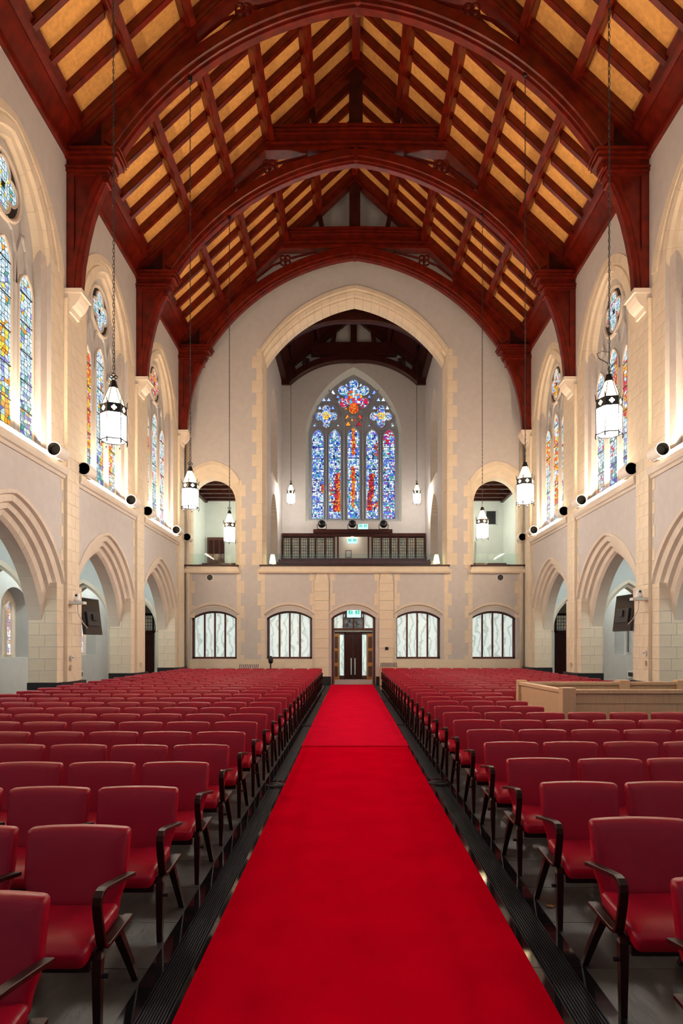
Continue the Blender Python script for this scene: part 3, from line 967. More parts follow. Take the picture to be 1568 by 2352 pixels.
wb = struct(wall_cols(MB(), mpB, ub, back_solids, 0, 0.76).build('wall_back', M['stucco']), 'pale plastered rear wall with great arch, galleries and narthex openings')
arch_stones('arch_voussoir', mpB, 0, G_o, G_i, [(0, -0.04), (0.24, -0.04), (0.26, 0.10), (0.33, 0.14), (0.36, 0.07), (0.60, 0.10), (0.62, 0.24), (0.69, 0.28), (0.72, 0.22), (1, 0.34), (1, 0.78), (0, 0.78)], 26, M['stone'], wb)
for s in (-1, 1):
    # splayed jambs of the great arch
    v = LEDGE + 0.36; k = 0
    while v < 15.2:
        v1 = min(v + 0.56, 15.3)
        g = 0.004
        pr = [(4.25, -0.015), (4.20, -0.015), (4.09, 0.40), (4.09, 0.78), (4.25, 0.78)]
        h0 = 0 if v1 < 14.7 else 0
        MB().rings([[mpB(s * x, z, d) for x, d in pr] for z in (v + g, v1 - g)]).build('arch_jamb_stone', M['stone'], wb)
        wq = 0.22 if k % 2 else 0.42
        a, b = sorted((s * 4.25, s * (4.25 + wq)))
        stone_course('quoin', mpB, a, b, v, v1, -0.015, 0.0, M['stone'], wb)
        v = v1; k += 1
    arch_stones('gallery_voussoir', mpB, s * SX, S_o, S_i, [(0, -0.03), (0.25, -0.03), (0.30, 0.04), (0.6, 0.10), (0.65, 0.16), (1, 0.28), (1, 0.78), (0, 0.78)], 10, M['stone'], wb)
    v = LEDGE + 0.36; k = 0
    while v < 9.2:
        v1 = min(v + 0.52, 9.3)
        for e in (-1, 1):
            cx = s * SX
            pr = [(1.24, -0.015), (1.20, -0.015), (1.02, 0.28), (1.02, 0.78), (1.24, 0.78)]
            MB().rings([[mpB(cx + e * x, z, d) for x, d in pr] for z in (v + 0.004, v1 - 0.004)]).build('gallery_jamb_stone', M['stone'], wb)
        wq = 0.12 if k % 2 else 0.30
        a, b = sorted((s * (SX - 1.24), s * (SX - 1.24 - wq)))
        stone_course('quoin', mpB, a, b, v, v1, -0.015, 0.0, M['stone'], wb)
        v = v1; k += 1
    # lower quoin strips either side of the grey plaster bands
    v = 0.80; k = 0
    while v < LEDGE + 0.3:
        v1 = min(v + 0.56, LEDGE + 0.36)
        wq = 0.20 if k % 2 else 0.36
        lo = 3.1
        a, b = sorted((s * 5.36, s * (5.36 - wq)))
        stone_course('quoin', mpB, a, b, v, v1, -0.015, 0.0, M['stone'], wb)
        a, b = sorted((s * 4.06, s * (4.06 + (0.56 - wq) )))
        stone_course('quoin', mpB, a, b, v, v1, -0.015, 0.0, M['stone'], wb)
        if v1 < 3.3:
            a, b = sorted((s * 7.50, s * 7.7)); stone_course('quoin', mpB, a, b, v, v1, -0.015, 0.0, M['stone'], wb)
            a, b = sorted((s * 1.90, s * 1.72)); stone_course('quoin', mpB, a, b, v, v1, -0.015, 0.0, M['stone'], wb)
        else:
            wq2 = 0.30 if k % 2 else 0.44
            a, b = sorted((s * 7.7, s * (7.7 - wq2))); stone_course('quoin', mpB, a, b, v, v1, -0.015, 0.0, M['stone'], wb)
            wq3 = 0.14 if k % 2 else 0.02
            a, b = sorted((s * 1.80, s * (1.92 + wq3))); stone_course('quoin', mpB, a, b, v, v1, -0.015, 0.0, M['stone'], wb)
            a, b = sorted((s * 1.12, s * (1.02 - wq3))); stone_course('quoin', mpB, a, b, v, v1, -0.015, 0.0, M['stone'], wb)
        v = v1; k += 1
    # base courses under the windows
    for z0, z1 in ((0.38, 0.80), (0.80, 1.16)):
        xs = frange(1.9, 7.7, 0.72)
        for xa, xb in zip(xs[:-1], xs[1:]):
            a, b = sorted((s * xa, s * xb))
            stone_course('base_stone', mpB, a, b, z0, z1, -0.018, 0.0, M['stone'], wb)
    # shallow piers beside the door
    v = 0.38
    while v < 4.6:
        v1 = min(v + 0.43, 4.62)
        a, b = sorted((s * 1.14 + DX * 0.6, s * 1.79 + DX * 0.6))
        stone_course('door_pier_stone', mpB, a, b, v, v1, -0.10, 0.0, M['stone'], wb)
        v = v1
    a, b = sorted((s * 1.14 + DX * 0.6, s * 1.79 + DX * 0.6))
    MB().rings([[mpB(a, 4.62, 0), mpB(a, 4.62, -0.10), mpB(b, 4.62, -0.10), mpB(b, 4.62, 0)],
                [mpB(a + 0.1, 5.08, 0), mpB(a + 0.1, 5.08, -0.02), mpB(b - 0.1, 5.08, -0.02), mpB(b - 0.1, 5.08, 0)]]).build('door_pier_cap', M['stone'], wb)
    # slender shafts in the corners
    MB().lathe([(0.085, 0.0), (0.085, 10.6)], 12, (s * 7.56, YB - 0.10, 0.35)).build('corner_shaft', M['stone'], wb, True)
# label mouldings over the narthex windows and the door
for c, A in [(x, WA) for x in WC] + [(DX, DA)]:
    H_o = Arch(1.17, 3.26, 3.76, 0.12)
    H_i = Arch(A.half, A.zs, A.za, 0.09)
    arch_stones('hood_stone', mpB, c, H_o, H_i, [(0, -0.10), (0.28, -0.10), (0.42, -0.02), (0.55, -0.02), (0.62, 0.06), (1, 0.12), (1, 0.3), (0, 0.3)], 6, M['trim'], wb)
# gallery ledges
for x0, x1 in ((-4.30, 4.30), (-SX - 1.22, -SX + 1.22), (SX - 1.22, SX + 1.22)):
    pr = [(0.78, 5.06), (-0.16, 5.06), (-0.20, 5.12), (-0.20, 5.16), (-0.14, 5.38), (0.78, 5.38)]
    MB().rings([[mpB(x0 - 0.04, z, d) if z < 5.3 else mpB(x0 + 0.08, z, d) for d, z in pr], [mpB(x1 + 0.04, z, d) if z < 5.3 else mpB(x1 - 0.08, z, d) for d, z in pr]]).build('gallery_ledge', M['stone'], wb)
    MB().mbox(mpB, x0 + 0.0, x1 - 0.0, 5.38, 5.44, -0.22, 0.1).build('gallery_rail', M['wood_d'], wb)
struct(MB().mbox(mpB, -7.7, DX - 1.02, 0, 0.38, -0.12, 0.0).mbox(mpB, DX + 1.02, 7.7, 0, 0.38, -0.12, 0.0).build('baseboard_back', M['blackpaint']), 'black skirting along the rear wall')

# narthex windows
for i, c in enumerate(WC):
    win_no += 1
    fr = MB()
    mp = lambda u, v, d, c=c: mpB(c + u, v, d)
    fr.mbox(mp, -1.03, 1.03, 1.18, 1.27, 0.24, 0.36)
    fr.mbox(mp, -1.03, -0.94, 1.18, 3.06, 0.24, 0.36).mbox(mp, 0.94, 1.03, 1.18, 3.06, 0.24, 0.36)
    fr.rings([[mp(u, v, 0.24), mp(u, v - 0.09, 0.24), mp(u, v - 0.09, 0.36), mp(u, v, 0.36)] for u, v in WA.outline(16)])
    wi = struct(fr.build('window_%d' % win_no, M['brown']), 'four-pane etched glass window in a brown timber frame')
    for s in (-0.47, 0.0, 0.47):
        MB().mbox(mp, s - 0.04, s + 0.04, 1.24, WA.z(s) - 0.04, 0.25, 0.35).build('mullion', M['brown'], wi)
    for k in range(4):
        a, b = -0.94 + 0.47 * k + 0.03, -0.94 + 0.47 * (k + 1) - 0.03
        MB().prism(mp, [(a, 1.26), (b, 1.26), (b, WA.z(b) - 0.07), ((a + b) / 2, WA.z((a + b) / 2) - 0.07), (a, WA.z(a) - 0.07)], 0.29, 0.31).build('pane', M['etched'], wi)

# the door and the vestibule behind it
mp = lambda u, v, d: mpB(DX + u, v, d)
fr = MB()
fr.mbox(mp, -1.0, -0.90, 0.0, 3.08, 0.16, 0.40).mbox(mp, 0.90, 1.0, 0.0, 3.08, 0.16, 0.40)
fr.rings([[mp(u, v, 0.16), mp(u, v - 0.10, 0.16), mp(u, v - 0.10, 0.40), mp(u, v, 0.40)] for u, v in DA.outline(16)])
fr.mbox(mp, -1.0, 1.0, 2.47, 2.58, 0.15, 0.40)
door = struct(fr.build('door_1', M['brown']), 'arched oak door frame with etched fanlight at the end of the aisle')
for s in (-0.46, 0.0, 0.46):
    MB().mbox(mp, s - 0.035, s + 0.035, 2.56, DA.z(s) - 0.05, 0.2, 0.34).build('fanlight_bar', M['brown'], door)
M['fan'] = mat('engraved_glass', (0.30, 0.38, 0.42), 0.08, 0.7, 5.0, col2=(0.02, 0.02, 0.03))
for k in range(4):
    a, b = -0.9 + 0.45 * k + 0.03, -0.9 + 0.45 * (k + 1) - 0.03
    MB().prism(mp, [(a, 2.58), (b, 2.58), (b, DA.z(b) - 0.08), (a, DA.z(a) - 0.08)], 0.27, 0.28).build('fanlight_pane', M['etched'] if k in (0, 3) else M['fan'], door)
# open glass leaves folded back into the vestibule
for s in (-1, 1):
    lf = MB().mbox(mp, s * 0.885, s * 0.90, 0.03, 2.45, 0.42, 1.2).build('glass_leaf', M['clear'], door)
    MB().mbox(mp, s * 0.87, s * 0.90, 0.02, 2.46, 0.40, 0.44).mbox(mp, s * 0.87, s * 0.90, 0.02, 0.12, 0.42, 1.2).build('leaf_edge', M['steel'], lf)
ves = MB()
ves.mbox(mp, -1.45, -1.40, 0, 3.3, 0.76, 5.1).mbox(mp, 1.40, 1.45, 0, 3.3, 0.76, 5.1).mbox(mp, -1.45, 1.45, 0, 3.6, 5.05, 5.15)
ves.mbox(mp, -1.45, 1.45, 3.3, 3.4, 0.76, 5.1)
vest = struct(ves.build('wall_vestibule', M['white']), 'pale walls of the vestibule behind the open door')
MB().mbox(mp, -1.4, 1.4, -0.01, 0.004, 0.3, 5.05).build('vestibule_rug', M['rug'], vest)
MB().mbox(mp, -0.5, 0.5, 3.24, 3.3, 2.4, 3.4).build('vestibule_light', M['fill_glow'], vest)
sc_ = struct(MB().mbox(mp, -1.35, 1.35, 2.42, 2.52, 4.7, 4.9).mbox(mp, -0.47, -0.41, 0, 2.5, 4.7, 4.9).mbox(mp, 0.41, 0.47, 0, 2.5, 4.7, 4.9).build('door_2', M['wood_d']), 'dark street doors with long silver pulls behind the vestibule')
for s in (-1, 1):
    a, b = sorted((s * 0.41, s * 0.01))
    lf = MB().mbox(mp, a, b, 0.02, 2.42, 4.76, 4.82).build('leaf', M['wood_d'], sc_)
    MB().mbox(mp, a + 0.06, b - 0.06, 1.05, 2.3, 4.74, 4.77).build('leaf_panel', M['wood_d'], lf)
    MB().tube([mp(s * 0.10, 0.25, 4.70), mp(s * 0.10, 1.12, 4.70)], 0.028, 8).build('pull_handle', M['plastic'], lf)
    a, b = sorted((s * 0.48, s * 0.70))
    MB().mbox(mp, a, b, 0.2, 2.35, 4.78, 4.80).build('side_light', M['etched'], sc_)
    MB().mbox(mp, a - 0.02, b + 0.02, 0.0, 0.2, 4.74, 4.84).build('side_light_base', M['brown'], sc_)
    a, b = sorted((s * 0.74, s * 1.12))
    pn = MB().mbox(mp, a, b, 0.0, 2.4, 4.60, 4.66).build('oak_panel', M['orange'], sc_)
    for z0, z1 in ((0.15, 0.7), (0.9, 1.5), (1.65, 2.25)):
        MB().mbox(mp, a + 0.06, b - 0.06, z0, z1, 4.58, 4.61).build('raised_field', M['brown'], pn)

# ================================================================== choir gallery behind the great arch
YC = 38.0
def mpC(u, v, d): return (u, YC + d, v)
GW_o = Arch(2.80, 14.30, 17.98, 0.58)
GW_i = Arch(2.64, 14.25, 17.70, 0.55)
def zc(x): return 17.2 + 0.8 * (4.3 - abs(x))
def choir_solids(u):
    if abs(u) < 2.8: return [(4.8, 9.0), (GW_o.z(u), zc(u) + 0.4)]
    return [(4.8, 9.0), (9.0, zc(u) + 0.4)]
wc = struct(wall_cols(MB(), mpC, frange(-2.8, 2.8, 0.14) + [-4.6, 4.6, 0], choir_solids, 0, 0.6).build('wall_choir', M['stucco']), 'grey plaster end wall of the choir holding the great stained glass window')
SPL = [(0, -0.005), (1, 0.36), (1, 0.6), (0, 0.6)]
arch_stones('reveal_stone', mpC, 0, GW_o, GW_i, SPL, 12, M['white'], wc)
for s in (-1, 1):
    MB().rings([[mpC(s * x, z, d) for x, d in ((2.8, -0.005), (2.64, 0.36), (2.64, 0.6), (2.8, 0.6))] for z in (9.0, 14.3)]).build('reveal_jamb', M['white'], wc)
MB().rings([[mpC(u, z, d) for z, d in ((9.0, -0.005), (9.14, 0.36), (9.14, 0.6), (9.0, 0.6))] for u in (-2.8, 2.8)]).build('reveal_sill', M['white'], wc)
for side, s in (('left', -1), ('right', 1)):
    CA = Arch(1.5, 8.0, 9.7, 0.35)
    CB = Arch(1.5, 13.2, 15.2, 0.40)
    def csol(u):
        x = abs(u - 34.0)
        if x < 1.5: return [(4.8, 5.1), (CA.z(x), 10.4), (CB.z(x), 17.9)]
        return [(4.8, 5.1), (5.1, 10.4), (10.4, 17.9)]
    mpS = lambda u, v, d, s=s: (s * (4.15 + d), u, v)
    cw = struct(wall_cols(MB(), mpS, frange(32.5, 35.5, 0.15) + [30.46, YC], csol, 0, 0.5).build('wall_choir_' + side, M['stucco']), 'choir side wall with two tiers of pointed openings, %s side' % side)
    MB().mbox(mpS, 31.5, 36.5, 4.8, 16, 0.5, 0.55).build('passage_wall', M['stone'], cw)
    MB().mbox(mpS, 32.5, 35.5, 10.38, 10.46, -0.05, 0.5).build('balustrade_cap', M['trim'], cw)
    arch_stones('opening_voussoir', lambda u, v, d, s=s: (s * (4.15 + d), 34.0 + u, v), 0, Arch(1.6, 8.0, 9.82, 0.36), CA, [(0, -0.02), (1, 0.0), (1, 0.5), (0, 0.5)], 8, M['stone'], cw)
cf = struct(MB().box(-8.6, 8.6, YB + 0.05, 46, 4.86, 5.04).build('floor_gallery', M['wood_d']), 'dark timber floor of the rear galleries')
for i, (y, z) in enumerate(((32.4, 5.22), (33.6, 5.40), (34.8, 5.58))):
    MB().box(-4.1, 4.1, y, 37.9, z - 0.18, z).build('floor_step', M['wood_d'], cf)

# roof of the choir
cr = MB()
for s in (-1, 1):
    cr.prism(mpX, [(s * 4.7, zc(4.7) + 0.45), (0, zc(0) + 0.45), (0, zc(0) + 0.7), (s * 4.7, zc(4.7) + 0.7)], 30.46, 38.6)
croof = struct(cr.build('ceiling_choir', M['wood_d']), 'unlit dark timber roof of the choir')
for s in (-1, 1):
    for x in (3.4, 2.0, 0.7):
        MB().box(min(s * x - 0.1, s * x + 0.1), max(s * x - 0.1, s * x + 0.1), 30.5, 38.0, zc(x) + 0.15, zc(x) + 0.5).build('purlin', M['wood_d'], croof)
    MB().box(min(s * 4.2, s * 3.85), max(s * 4.2, s * 3.85), 30.5, 38.0, 17.0, 17.5).build('wall_plate', M['wood_d'], croof)
CR = Arch(3.62, 16.80, 18.05, 0.42)
def choir_truss():
    t = thing('choir_truss', 'dark arched truss', 'roof truss')
    for s in (-1, 1):
        MB().prism(mpX, [(s * 4.2, zc(4.2)), (0, zc(0)), (0, zc(0) + 0.5), (s * 4.2, zc(4.2) + 0.5)], -0.15, 0.15).build('rafter', M['wood_d'], t)
        pts = [(s * u, v) for u, v in [CR.side(i / 14) for i in range(15)]]
        MB().sweep(mpX, pts, [((n if s < 0 else -n), d) for n, d in [(0, -0.1), (0.1, -0.17), (0.42, -0.17), (0.42, 0.17), (0.1, 0.17), (0, 0.1)]]).build('arch_rib', M['wood_d'], t)
        MB().prism(mpX, [(s * 4.2, 16.8), (s * 3.62, 16.8), (s * 3.3, 17.5), (s * 3.4, 17.95), (s * 4.2, 17.3)], -0.1, 0.1).build('web_panel', M['wood_d'], t)
        q = MB()
        quatrefoil(q, s * 2.75, 18.12, 0.2, 0.05, 0)
        q.build('tracery', M['wood_d'], t)
        MB().prism(mpX, [(s * 1.2 - 0.12, 19.1), (s * 1.2 + 0.12, 19.1), (s * 1.1 + 0.12, 19.8), (s * 1.1 - 0.12, 19.8)], -0.1, 0.1).build('queen_post', M['wood_d'], t)
    co = MB().box(-2.4, 2.4, -0.16, 0.16, 18.5, 19.15).box(-2.45, 2.45, -0.2, 0.2, 19.05, 19.17).box(-2.45, 2.45, -0.2, 0.2, 18.46, 18.56)
    co.build('collar_beam', M['wood_d'], t)
    MB().box(-0.18, 0.18, -0.1, 0.1, 19.1, 20.7).build('king_post', M['wood_d'], t)
    return t
ct = choir_truss(); ct.location = (0, 37.6, 0)
tag(ct, 'dark choir truss right above the great stained glass window', 'roof truss', 'choir trusses')
ct2 = copy_tree(ct, loc=(0, 33.0, 0))
tag(ct2, 'dark choir truss glimpsed just behind the great stone arch', 'roof truss', 'choir trusses')

# ------------------------------------------------------------------ great window
win_no += 1
mpG = lambda u, v, d: mpC(u, v, d)
pl = MB().prism(mpG, [(-2.66, 9.1)] + [(p[0], p[1] + 0.02) for p in GW_i.outline(30)] + [(2.66, 9.1)], 0.36, 0.5)
gw = struct(pl.build('window_%d' % win_no, M['backlit_tracery']), 'great five-light stained glass window with foiled tracery')
rnd = random.Random(5)
D0 = 0.355
def cool(r):
    x = r.random()
    if x < 0.36: return (1.0, 1.15, 1.25)
    if x < 0.54: return (0.50, 0.80, 1.2)
    if x < 0.74: return (0.10, 0.22, 1.05)
    if x < 0.83: return (0.08, 0.55, 0.70)
    if x < 0.89: return (0.32, 0.20, 0.90)
    if x < 0.95: return (0.02, 0.04, 0.30)
    return (0.10, 0.45, 0.35)
HOT = [(1.1, 0.10, 0.02), (1.2, 0.28, 0.02), (1.25, 0.50, 0.05), (0.8, 0.03, 0.02)]
RED = [(0.9, 0.02, 0.03), (1.0, 0.06, 0.03), (0.45, 0.01, 0.03), (1.1, 0.35, 0.03), (0.25, 0.02, 0.10)]
def col_light(k):
    def f(u, v, r):
        # k: 0..4 from the left, u relative to the middle of the light
        if k == 2 and abs(u + 0.02) < 0.10 + 0.03 * math.sin(v * 6) and not (12.3 < v < 13.0) and v > 9.9:
            return r.choice(HOT)
        if k == 1 and 9.6 < v < 11.9:
            if abs(u - 0.16) < 0.13 + 0.10 * (11.9 - v) / 2.3: return r.choice(RED if u < 0.2 else HOT)
            if u < -0.1 and 10.1 < v < 11.3 and r.random() < 0.5: return r.choice(HOT)
        if k == 3 and 9.7 < v < 11.9:
            if abs(u + 0.02 + (11.5 - v) * 0.08) < 0.15: return r.choice(RED)
            if v < 10.2 and r.random() < 0.4: return r.choice(HOT)
        if k == 4 and v > 13.6 and r.random() < 0.55: return r.choice([(0.8, 0.02, 0.12), (0.9, 0.05, 0.05), (0.5, 0.02, 0.3)])
        if k == 4 and r.random() < 0.06: return (0.8, 0.05, 0.2)
        if k == 0 and 10.7 < v < 11.3 and u > 0.2: return r.choice(HOT)
        if k == 3 and v > 12.9 and v < 13.7 and u > 0.1 and r.random() < 0.6: return (0.6, 0.12, 0.10)
        return cool(r)
    return f
LX = [-2.10, -1.11, -0.01, 1.09, 2.07]
for k, lx in enumerate(LX):
    zs, za = (13.95, 14.50) if k != 2 else (14.1, 14.62)
    a, pts = lancet(lx, 0.39, 9.22, zs, za)
    MB().prism(mpG, pts, D0 - 0.006, D0).build('lead_came', M['lead'], gw)
    cl = col_light(k)
    glass_grid('stained_glass', mpG, lx - 0.39, lx + 0.39, lambda q: 9.22, lambda q, a=a, lx=lx: a.z(q - lx), 8, 52, lambda u, v, r, cl=cl, lx=lx: cl(u - lx, v, r), D0 - 0.010, rnd, gw, 0.014, 0.36)
    moulding('lancet_frame', mpG, pts, RING, M['backlit_tracery'], gw, True, D0, True)
    for z in frange(10.2, 13.4, 0.8):
        MB().mbox(mpG, lx - 0.39, lx + 0.39, z - 0.015, z + 0.015, D0 - 0.02, D0 - 0.012).build('saddle_bar', M['lead'], gw)
for x in (-1.605, -0.56, 0.54, 1.58):
    z1 = 14.3 if abs(x) > 1 else 15.1
    moulding('mullion', mpG, [(x, 9.1), (x, z1)], [(-0.07, 0), (-0.04, -0.12), (0.04, -0.12), (0.07, 0)], M['backlit_tracery'], gw, False, D0)
def foil(cu, cv, n, ro, rl, start, colf):
    for k in range(n + 1):
        if k == n:
            u, v, r = cu, cv, ro - rl + 0.10 if n > 4 else ro - 0.06
        else:
            an = start + 2 * PI * k / n
            u, v, r = cu + ro * math.cos(an), cv + ro * math.sin(an), rl
        MB().prism(mpG, circle(u, v, r, 16), D0 - 0.006 - 0.0004 * k, D0).build('lead_came', M['lead'], gw)
        glass_grid('stained_glass', mpG, u - r * 0.97, u + r * 0.97, lambda q, u=u, v=v, r=r: v - math.sqrt(max(0, r * r - (q - u) ** 2)),
                   lambda q, u=u, v=v, r=r: v + math.sqrt(max(0, r * r - (q - u) ** 2)), 7, 7, colf, D0 - 0.010 - 0.0004 * k, rnd, gw, 0.012)
        if k < n:
            an = start + 2 * PI * k / n
            pts = [(u + (r + 0.01) * math.cos(an + b), v + (r + 0.01) * math.sin(an + b)) for b in [(-2.1 + 4.2 * i / 16) for i in range(17)]]
            moulding('foil_ring', mpG, pts, [(-0.05, 0), (0.02, 0), (0.01, -0.07), (-0.02, -0.09)], M['backlit_tracery'], gw, False, D0)
def top_col(u, v, r):
    if v < 15.95 and abs(u) < 0.3: return r.choice(HOT)
    if v < 16.3 and r.random() < 0.5: return r.choice([(0.9, 0.02, 0.15), (1.0, 0.05, 0.05), (0.8, 0.03, 0.10)])
    if abs(u) < 0.45 and abs(v - 16.45) < 0.3 and r.random() < 0.25: return r.choice(HOT)
    return cool(r)
foil(0.0, 16.38, 6, 0.72, 0.29, PI / 2, top_col)
def q_col(cx):
    def f(u, v, r):
        if abs(math.hypot(u - cx, v - 15.28) - 0.16) < 0.06: return (1.2, 0.75, 0.15)
        if r.random() < 0.08: return r.choice(HOT)
        return cool(r)
    return f
for s in (-1, 1):
    foil(s * 1.60, 15.22, 4, 0.42, 0.24, PI / 2, q_col(s * 1.60))
    moulding('tracery_bar', mpG, [(s * 1.60 + math.cos(a) * 0.80, 15.20 + math.sin(a) * 0.80) for a in [PI * 2 * i / 24 for i in range(24)]], [(-0.03, 0), (0.03, 0), (0.02, -0.09), (-0.02, -0.09)], M['backlit_tracery'], gw, True, D0)
    moulding('tracery_bar', mpG, [(s * 0.55, 14.6), (s * 0.62, 15.2), (s * 0.85, 15.9), (s * 1.25, 16.5), (s * 1.45, 16.75)], [(-0.06, 0), (0.06, 0), (0.03, -0.13), (-0.03, -0.13)], M['backlit_tracery'], gw, False, D0)
    moulding('tracery_bar', mpG, [(s * 0.55, 14.6), (s * 0.35, 15.1), (0, 15.28)], [(-0.06, 0), (0.06, 0), (0.03, -0.12), (-0.03, -0.12)], M['backlit_tracery'], gw, False, D0)
    # small eyelets of coloured glass between the foils
    small = [(s * 0.32, 14.78, 0.13, RED), (s * 0.36, 15.18, 0.13, HOT + RED), (s * 0.09, 15.02, 0.06, HOT),
             (s * 2.26, 14.72, 0.10, None), (s * 0.95, 14.72, 0.08, None), (s * 1.22, 15.72, 0.10, None), (s * 1.98, 15.72, 0.10, None),
             (s * 1.22, 16.62, 0.13, None), (s * 1.74, 16.2, 0.10, None), (s * 1.46, 16.2, 0.10, None), (s * 0.43, 17.05, 0.09, None), (s * 0.92, 16.38, 0.09, None), (s * 0.46, 15.72, 0.08, RED)]
    for (u, v, r, pal) in small:
        tri = [(u + r * 1.3 * math.cos(a), v + r * 1.3 * math.sin(a)) for a in (PI / 2, PI / 2 + 2.1, PI / 2 - 2.1)]
        MB().prism(mpG, [(u + (p[0] - u) * 1.25, v + (p[1] - v) * 1.25) for p in tri], D0 - 0.004, D0).build('lead_came', M['lead'], gw)
        me = bpy.data.meshes.new('stained_glass')
        me.from_pydata([mpG(p[0], p[1], D0 - 0.008) for p in tri], [], [(0, 1, 2)])
        at = me.color_attributes.new('glass', 'FLOAT_COLOR', 'CORNER')
        cc = rnd.choice(pal) if pal else rnd.choice([(0.5, 0.7, 1.3), (0.9, 1.1, 1.3), (0.25, 0.4, 1.2)])
        for q in range(3): at.data[q].color = (*cc, 1)
        me.materials.append(M['glass'])
        link_mesh('stained_glass', me, gw)

# ------------------------------------------------------------------ choir screen and furnishings
scr = thing('choir_screen', 'dark oak screen with leaded lights below the great window', 'screen', (0, 37.3, 5.58))
sb = MB().box(-4.07, -0.92, -0.06, 0.06, 0, 1.0).box(0.86, 4.07, -0.06, 0.06, 0, 1.0)
sb.build('dado', M['wood_d'], scr)
cn = MB().box(-4.1, -2.2, -0.12, 0.12, 2.42, 2.60).box(2.12, 4.1, -0.12, 0.12, 2.42, 2.60).box(-2.3, 2.2, -0.16, 0.16, 2.62, 2.82).box(-2.24, 2.14, -0.1, 0.1, 2.42, 2.62)
cn.build('cornice', M['wood_d'], scr)
posts = [-4.05, -3.56, -3.08, -2.60, -2.18, -1.64, -1.12, -0.90, 0.84, 1.06, 1.58, 2.10, 2.55, 3.03, 3.52, 4.05]
for x in posts:
    MB().box(x - 0.045, x + 0.045, -0.09, 0.09, 0, 2.44).build('post', M['wood_d'], scr)
for a, b in zip(posts[:-1], posts[1:]):
    if b - a < 0.3 or b - a > 1.0: continue
    MB().box(a + 0.05, b - 0.05, -0.012, 0.012, 1.0, 2.36).build('leaded_pane', M['leaded'], scr)
tr = MB()
for a, b in zip(posts[:-1], posts[1:]):
    if b - a < 0.3 or b - a > 1.0: continue
    tr.box(a, b, -0.05, 0.05, 0.98, 1.04).box(a, b, -0.05, 0.05, 2.34, 2.44)
tr.build('rail', M['wood_d'], scr)
bl = thing('ceiling_lamp', 'small bright lamp shining in the opening of the choir screen', 'lamp', (-0.08, 37.6, 8.02))
MB().lathe([(0.0, -0.09), (0.06, -0.07), (0.085, 0.0), (0.06, 0.06), (0.0, 0.08)], 12).build('bulb', M['bulb'], bl, True)
MB().lathe([(0.03, 0.07), (0.03, 0.4), (0.06, 0.42), (0.06, 0.44)], 8).build('stem', M['black'], bl)
nt_ = thing('framed_notice', 'white notice in a thin black frame on the cream wall inside the choir screen', 'notice', (-0.30, 37.97, 7.10))
fn = MB()
for x0, x1, z0, z1 in ((-0.17, -0.14, -0.22, 0.22), (0.14, 0.17, -0.22, 0.22), (-0.17, 0.17, 0.19, 0.22), (-0.17, 0.17, -0.22, -0.19)):
    fn.box(x0, x1, -0.02, 0.02, z0, z1)
fn.build('frame', M['black'], nt_)
MB().box(-0.14, 0.14, -0.005, 0.015, -0.19, 0.19).build('sheet', M['paper'], nt_)
struct(MB().box(-1.6, 1.5, 37.975, 38.0, 5.5, 8.3).build('wall_passage', M['cream']), 'cream wall seen through the opening of the choir screen')

def running_man(mb, s, x0, z0, y):
    """little pictogram of a running figure, height s"""
    P = lambda a, b: (x0 + a * s, z0 + b * s)
    def bar(p, q, w):
        (a, b), (c, d) = p, q
        l = math.hypot(c - a, d - b); nx, nz = -(d - b) / l * w / 2, (c - a) / l * w / 2
        mb.add([(a + nx, y, b + nz), (c + nx, y, d + nz), (c - nx, y, d - nz), (a - nx, y, b - nz),
                (a + nx, y + 0.004, b + nz), (c + nx, y + 0.004, d + nz), (c - nx, y + 0.004, d - nz), (a - nx, y + 0.004, b - nz)],
               [(0, 1, 2, 3), (4, 5, 6, 7), (0, 1, 5, 4), (1, 2, 6, 5), (2, 3, 7, 6), (3, 0, 4, 7)])
    bar(P(0.0, 0.45), P(0.12, 0.78), 0.16 * s)
    bar(P(0.0, 0.45), P(0.22, 0.30), 0.10 * s); bar(P(0.22, 0.30), P(0.20, 0.02), 0.09 * s)
    bar(P(0.0, 0.45), P(-0.12, 0.2), 0.10 * s); bar(P(-0.12, 0.2), P(-0.36, 0.16), 0.09 * s)
    bar(P(0.12, 0.74), P(0.34, 0.58), 0.07 * s); bar(P(0.08, 0.74), P(-0.16, 0.62), 0.07 * s)
    mb.add([(P(0.18, 0.93)[0] + 0.09 * s * math.cos(2 * PI * i / 8), y + dy, P(0.18, 0.93)[1] + 0.09 * s * math.sin(2 * PI * i / 8)) for dy in (0, 0.004) for i in range(8)],
           [tuple(range(8)), tuple(range(8, 16))] + [(i, (i + 1) % 8, 8 + (i + 1) % 8, 8 + i) for i in range(8)])
def exit_sign(label, loc, w, h):
    t = thing('exit_sign', label, 'exit sign', loc, group='lit running man exit signs')
    MB().box(-w / 2 - 0.01, w / 2 + 0.01, -0.02, 0.05, -h / 2 - 0.01, h / 2 + 0.01).build('housing', M['plastic'], t)
    MB().box(-w / 2, w / 2, -0.03, -0.02, -h / 2, h / 2).build('lit_face', M['exit'], t)
    g = MB().box(-w * 0.40, -w * 0.10, -0.034, -0.03, -h * 0.08, h * 0.38).box(w * 0.10, w * 0.40, -0.034, -0.03, -h * 0.08, h * 0.38)
    g.build('green_field', M['exitg'], t)
    f = MB()
    running_man(f, h * 0.44, -w * 0.25, -h * 0.07, -0.039)
    running_man(f, h * 0.44, w * 0.25, -h * 0.07, -0.039)
    f.build('pictogram', M['exit'], t)
    MB().box(-0.02, 0.02, 0.0, 0.03, h / 2, h / 2 + 0.10).build('stem', M['plastic'], t)
    return t
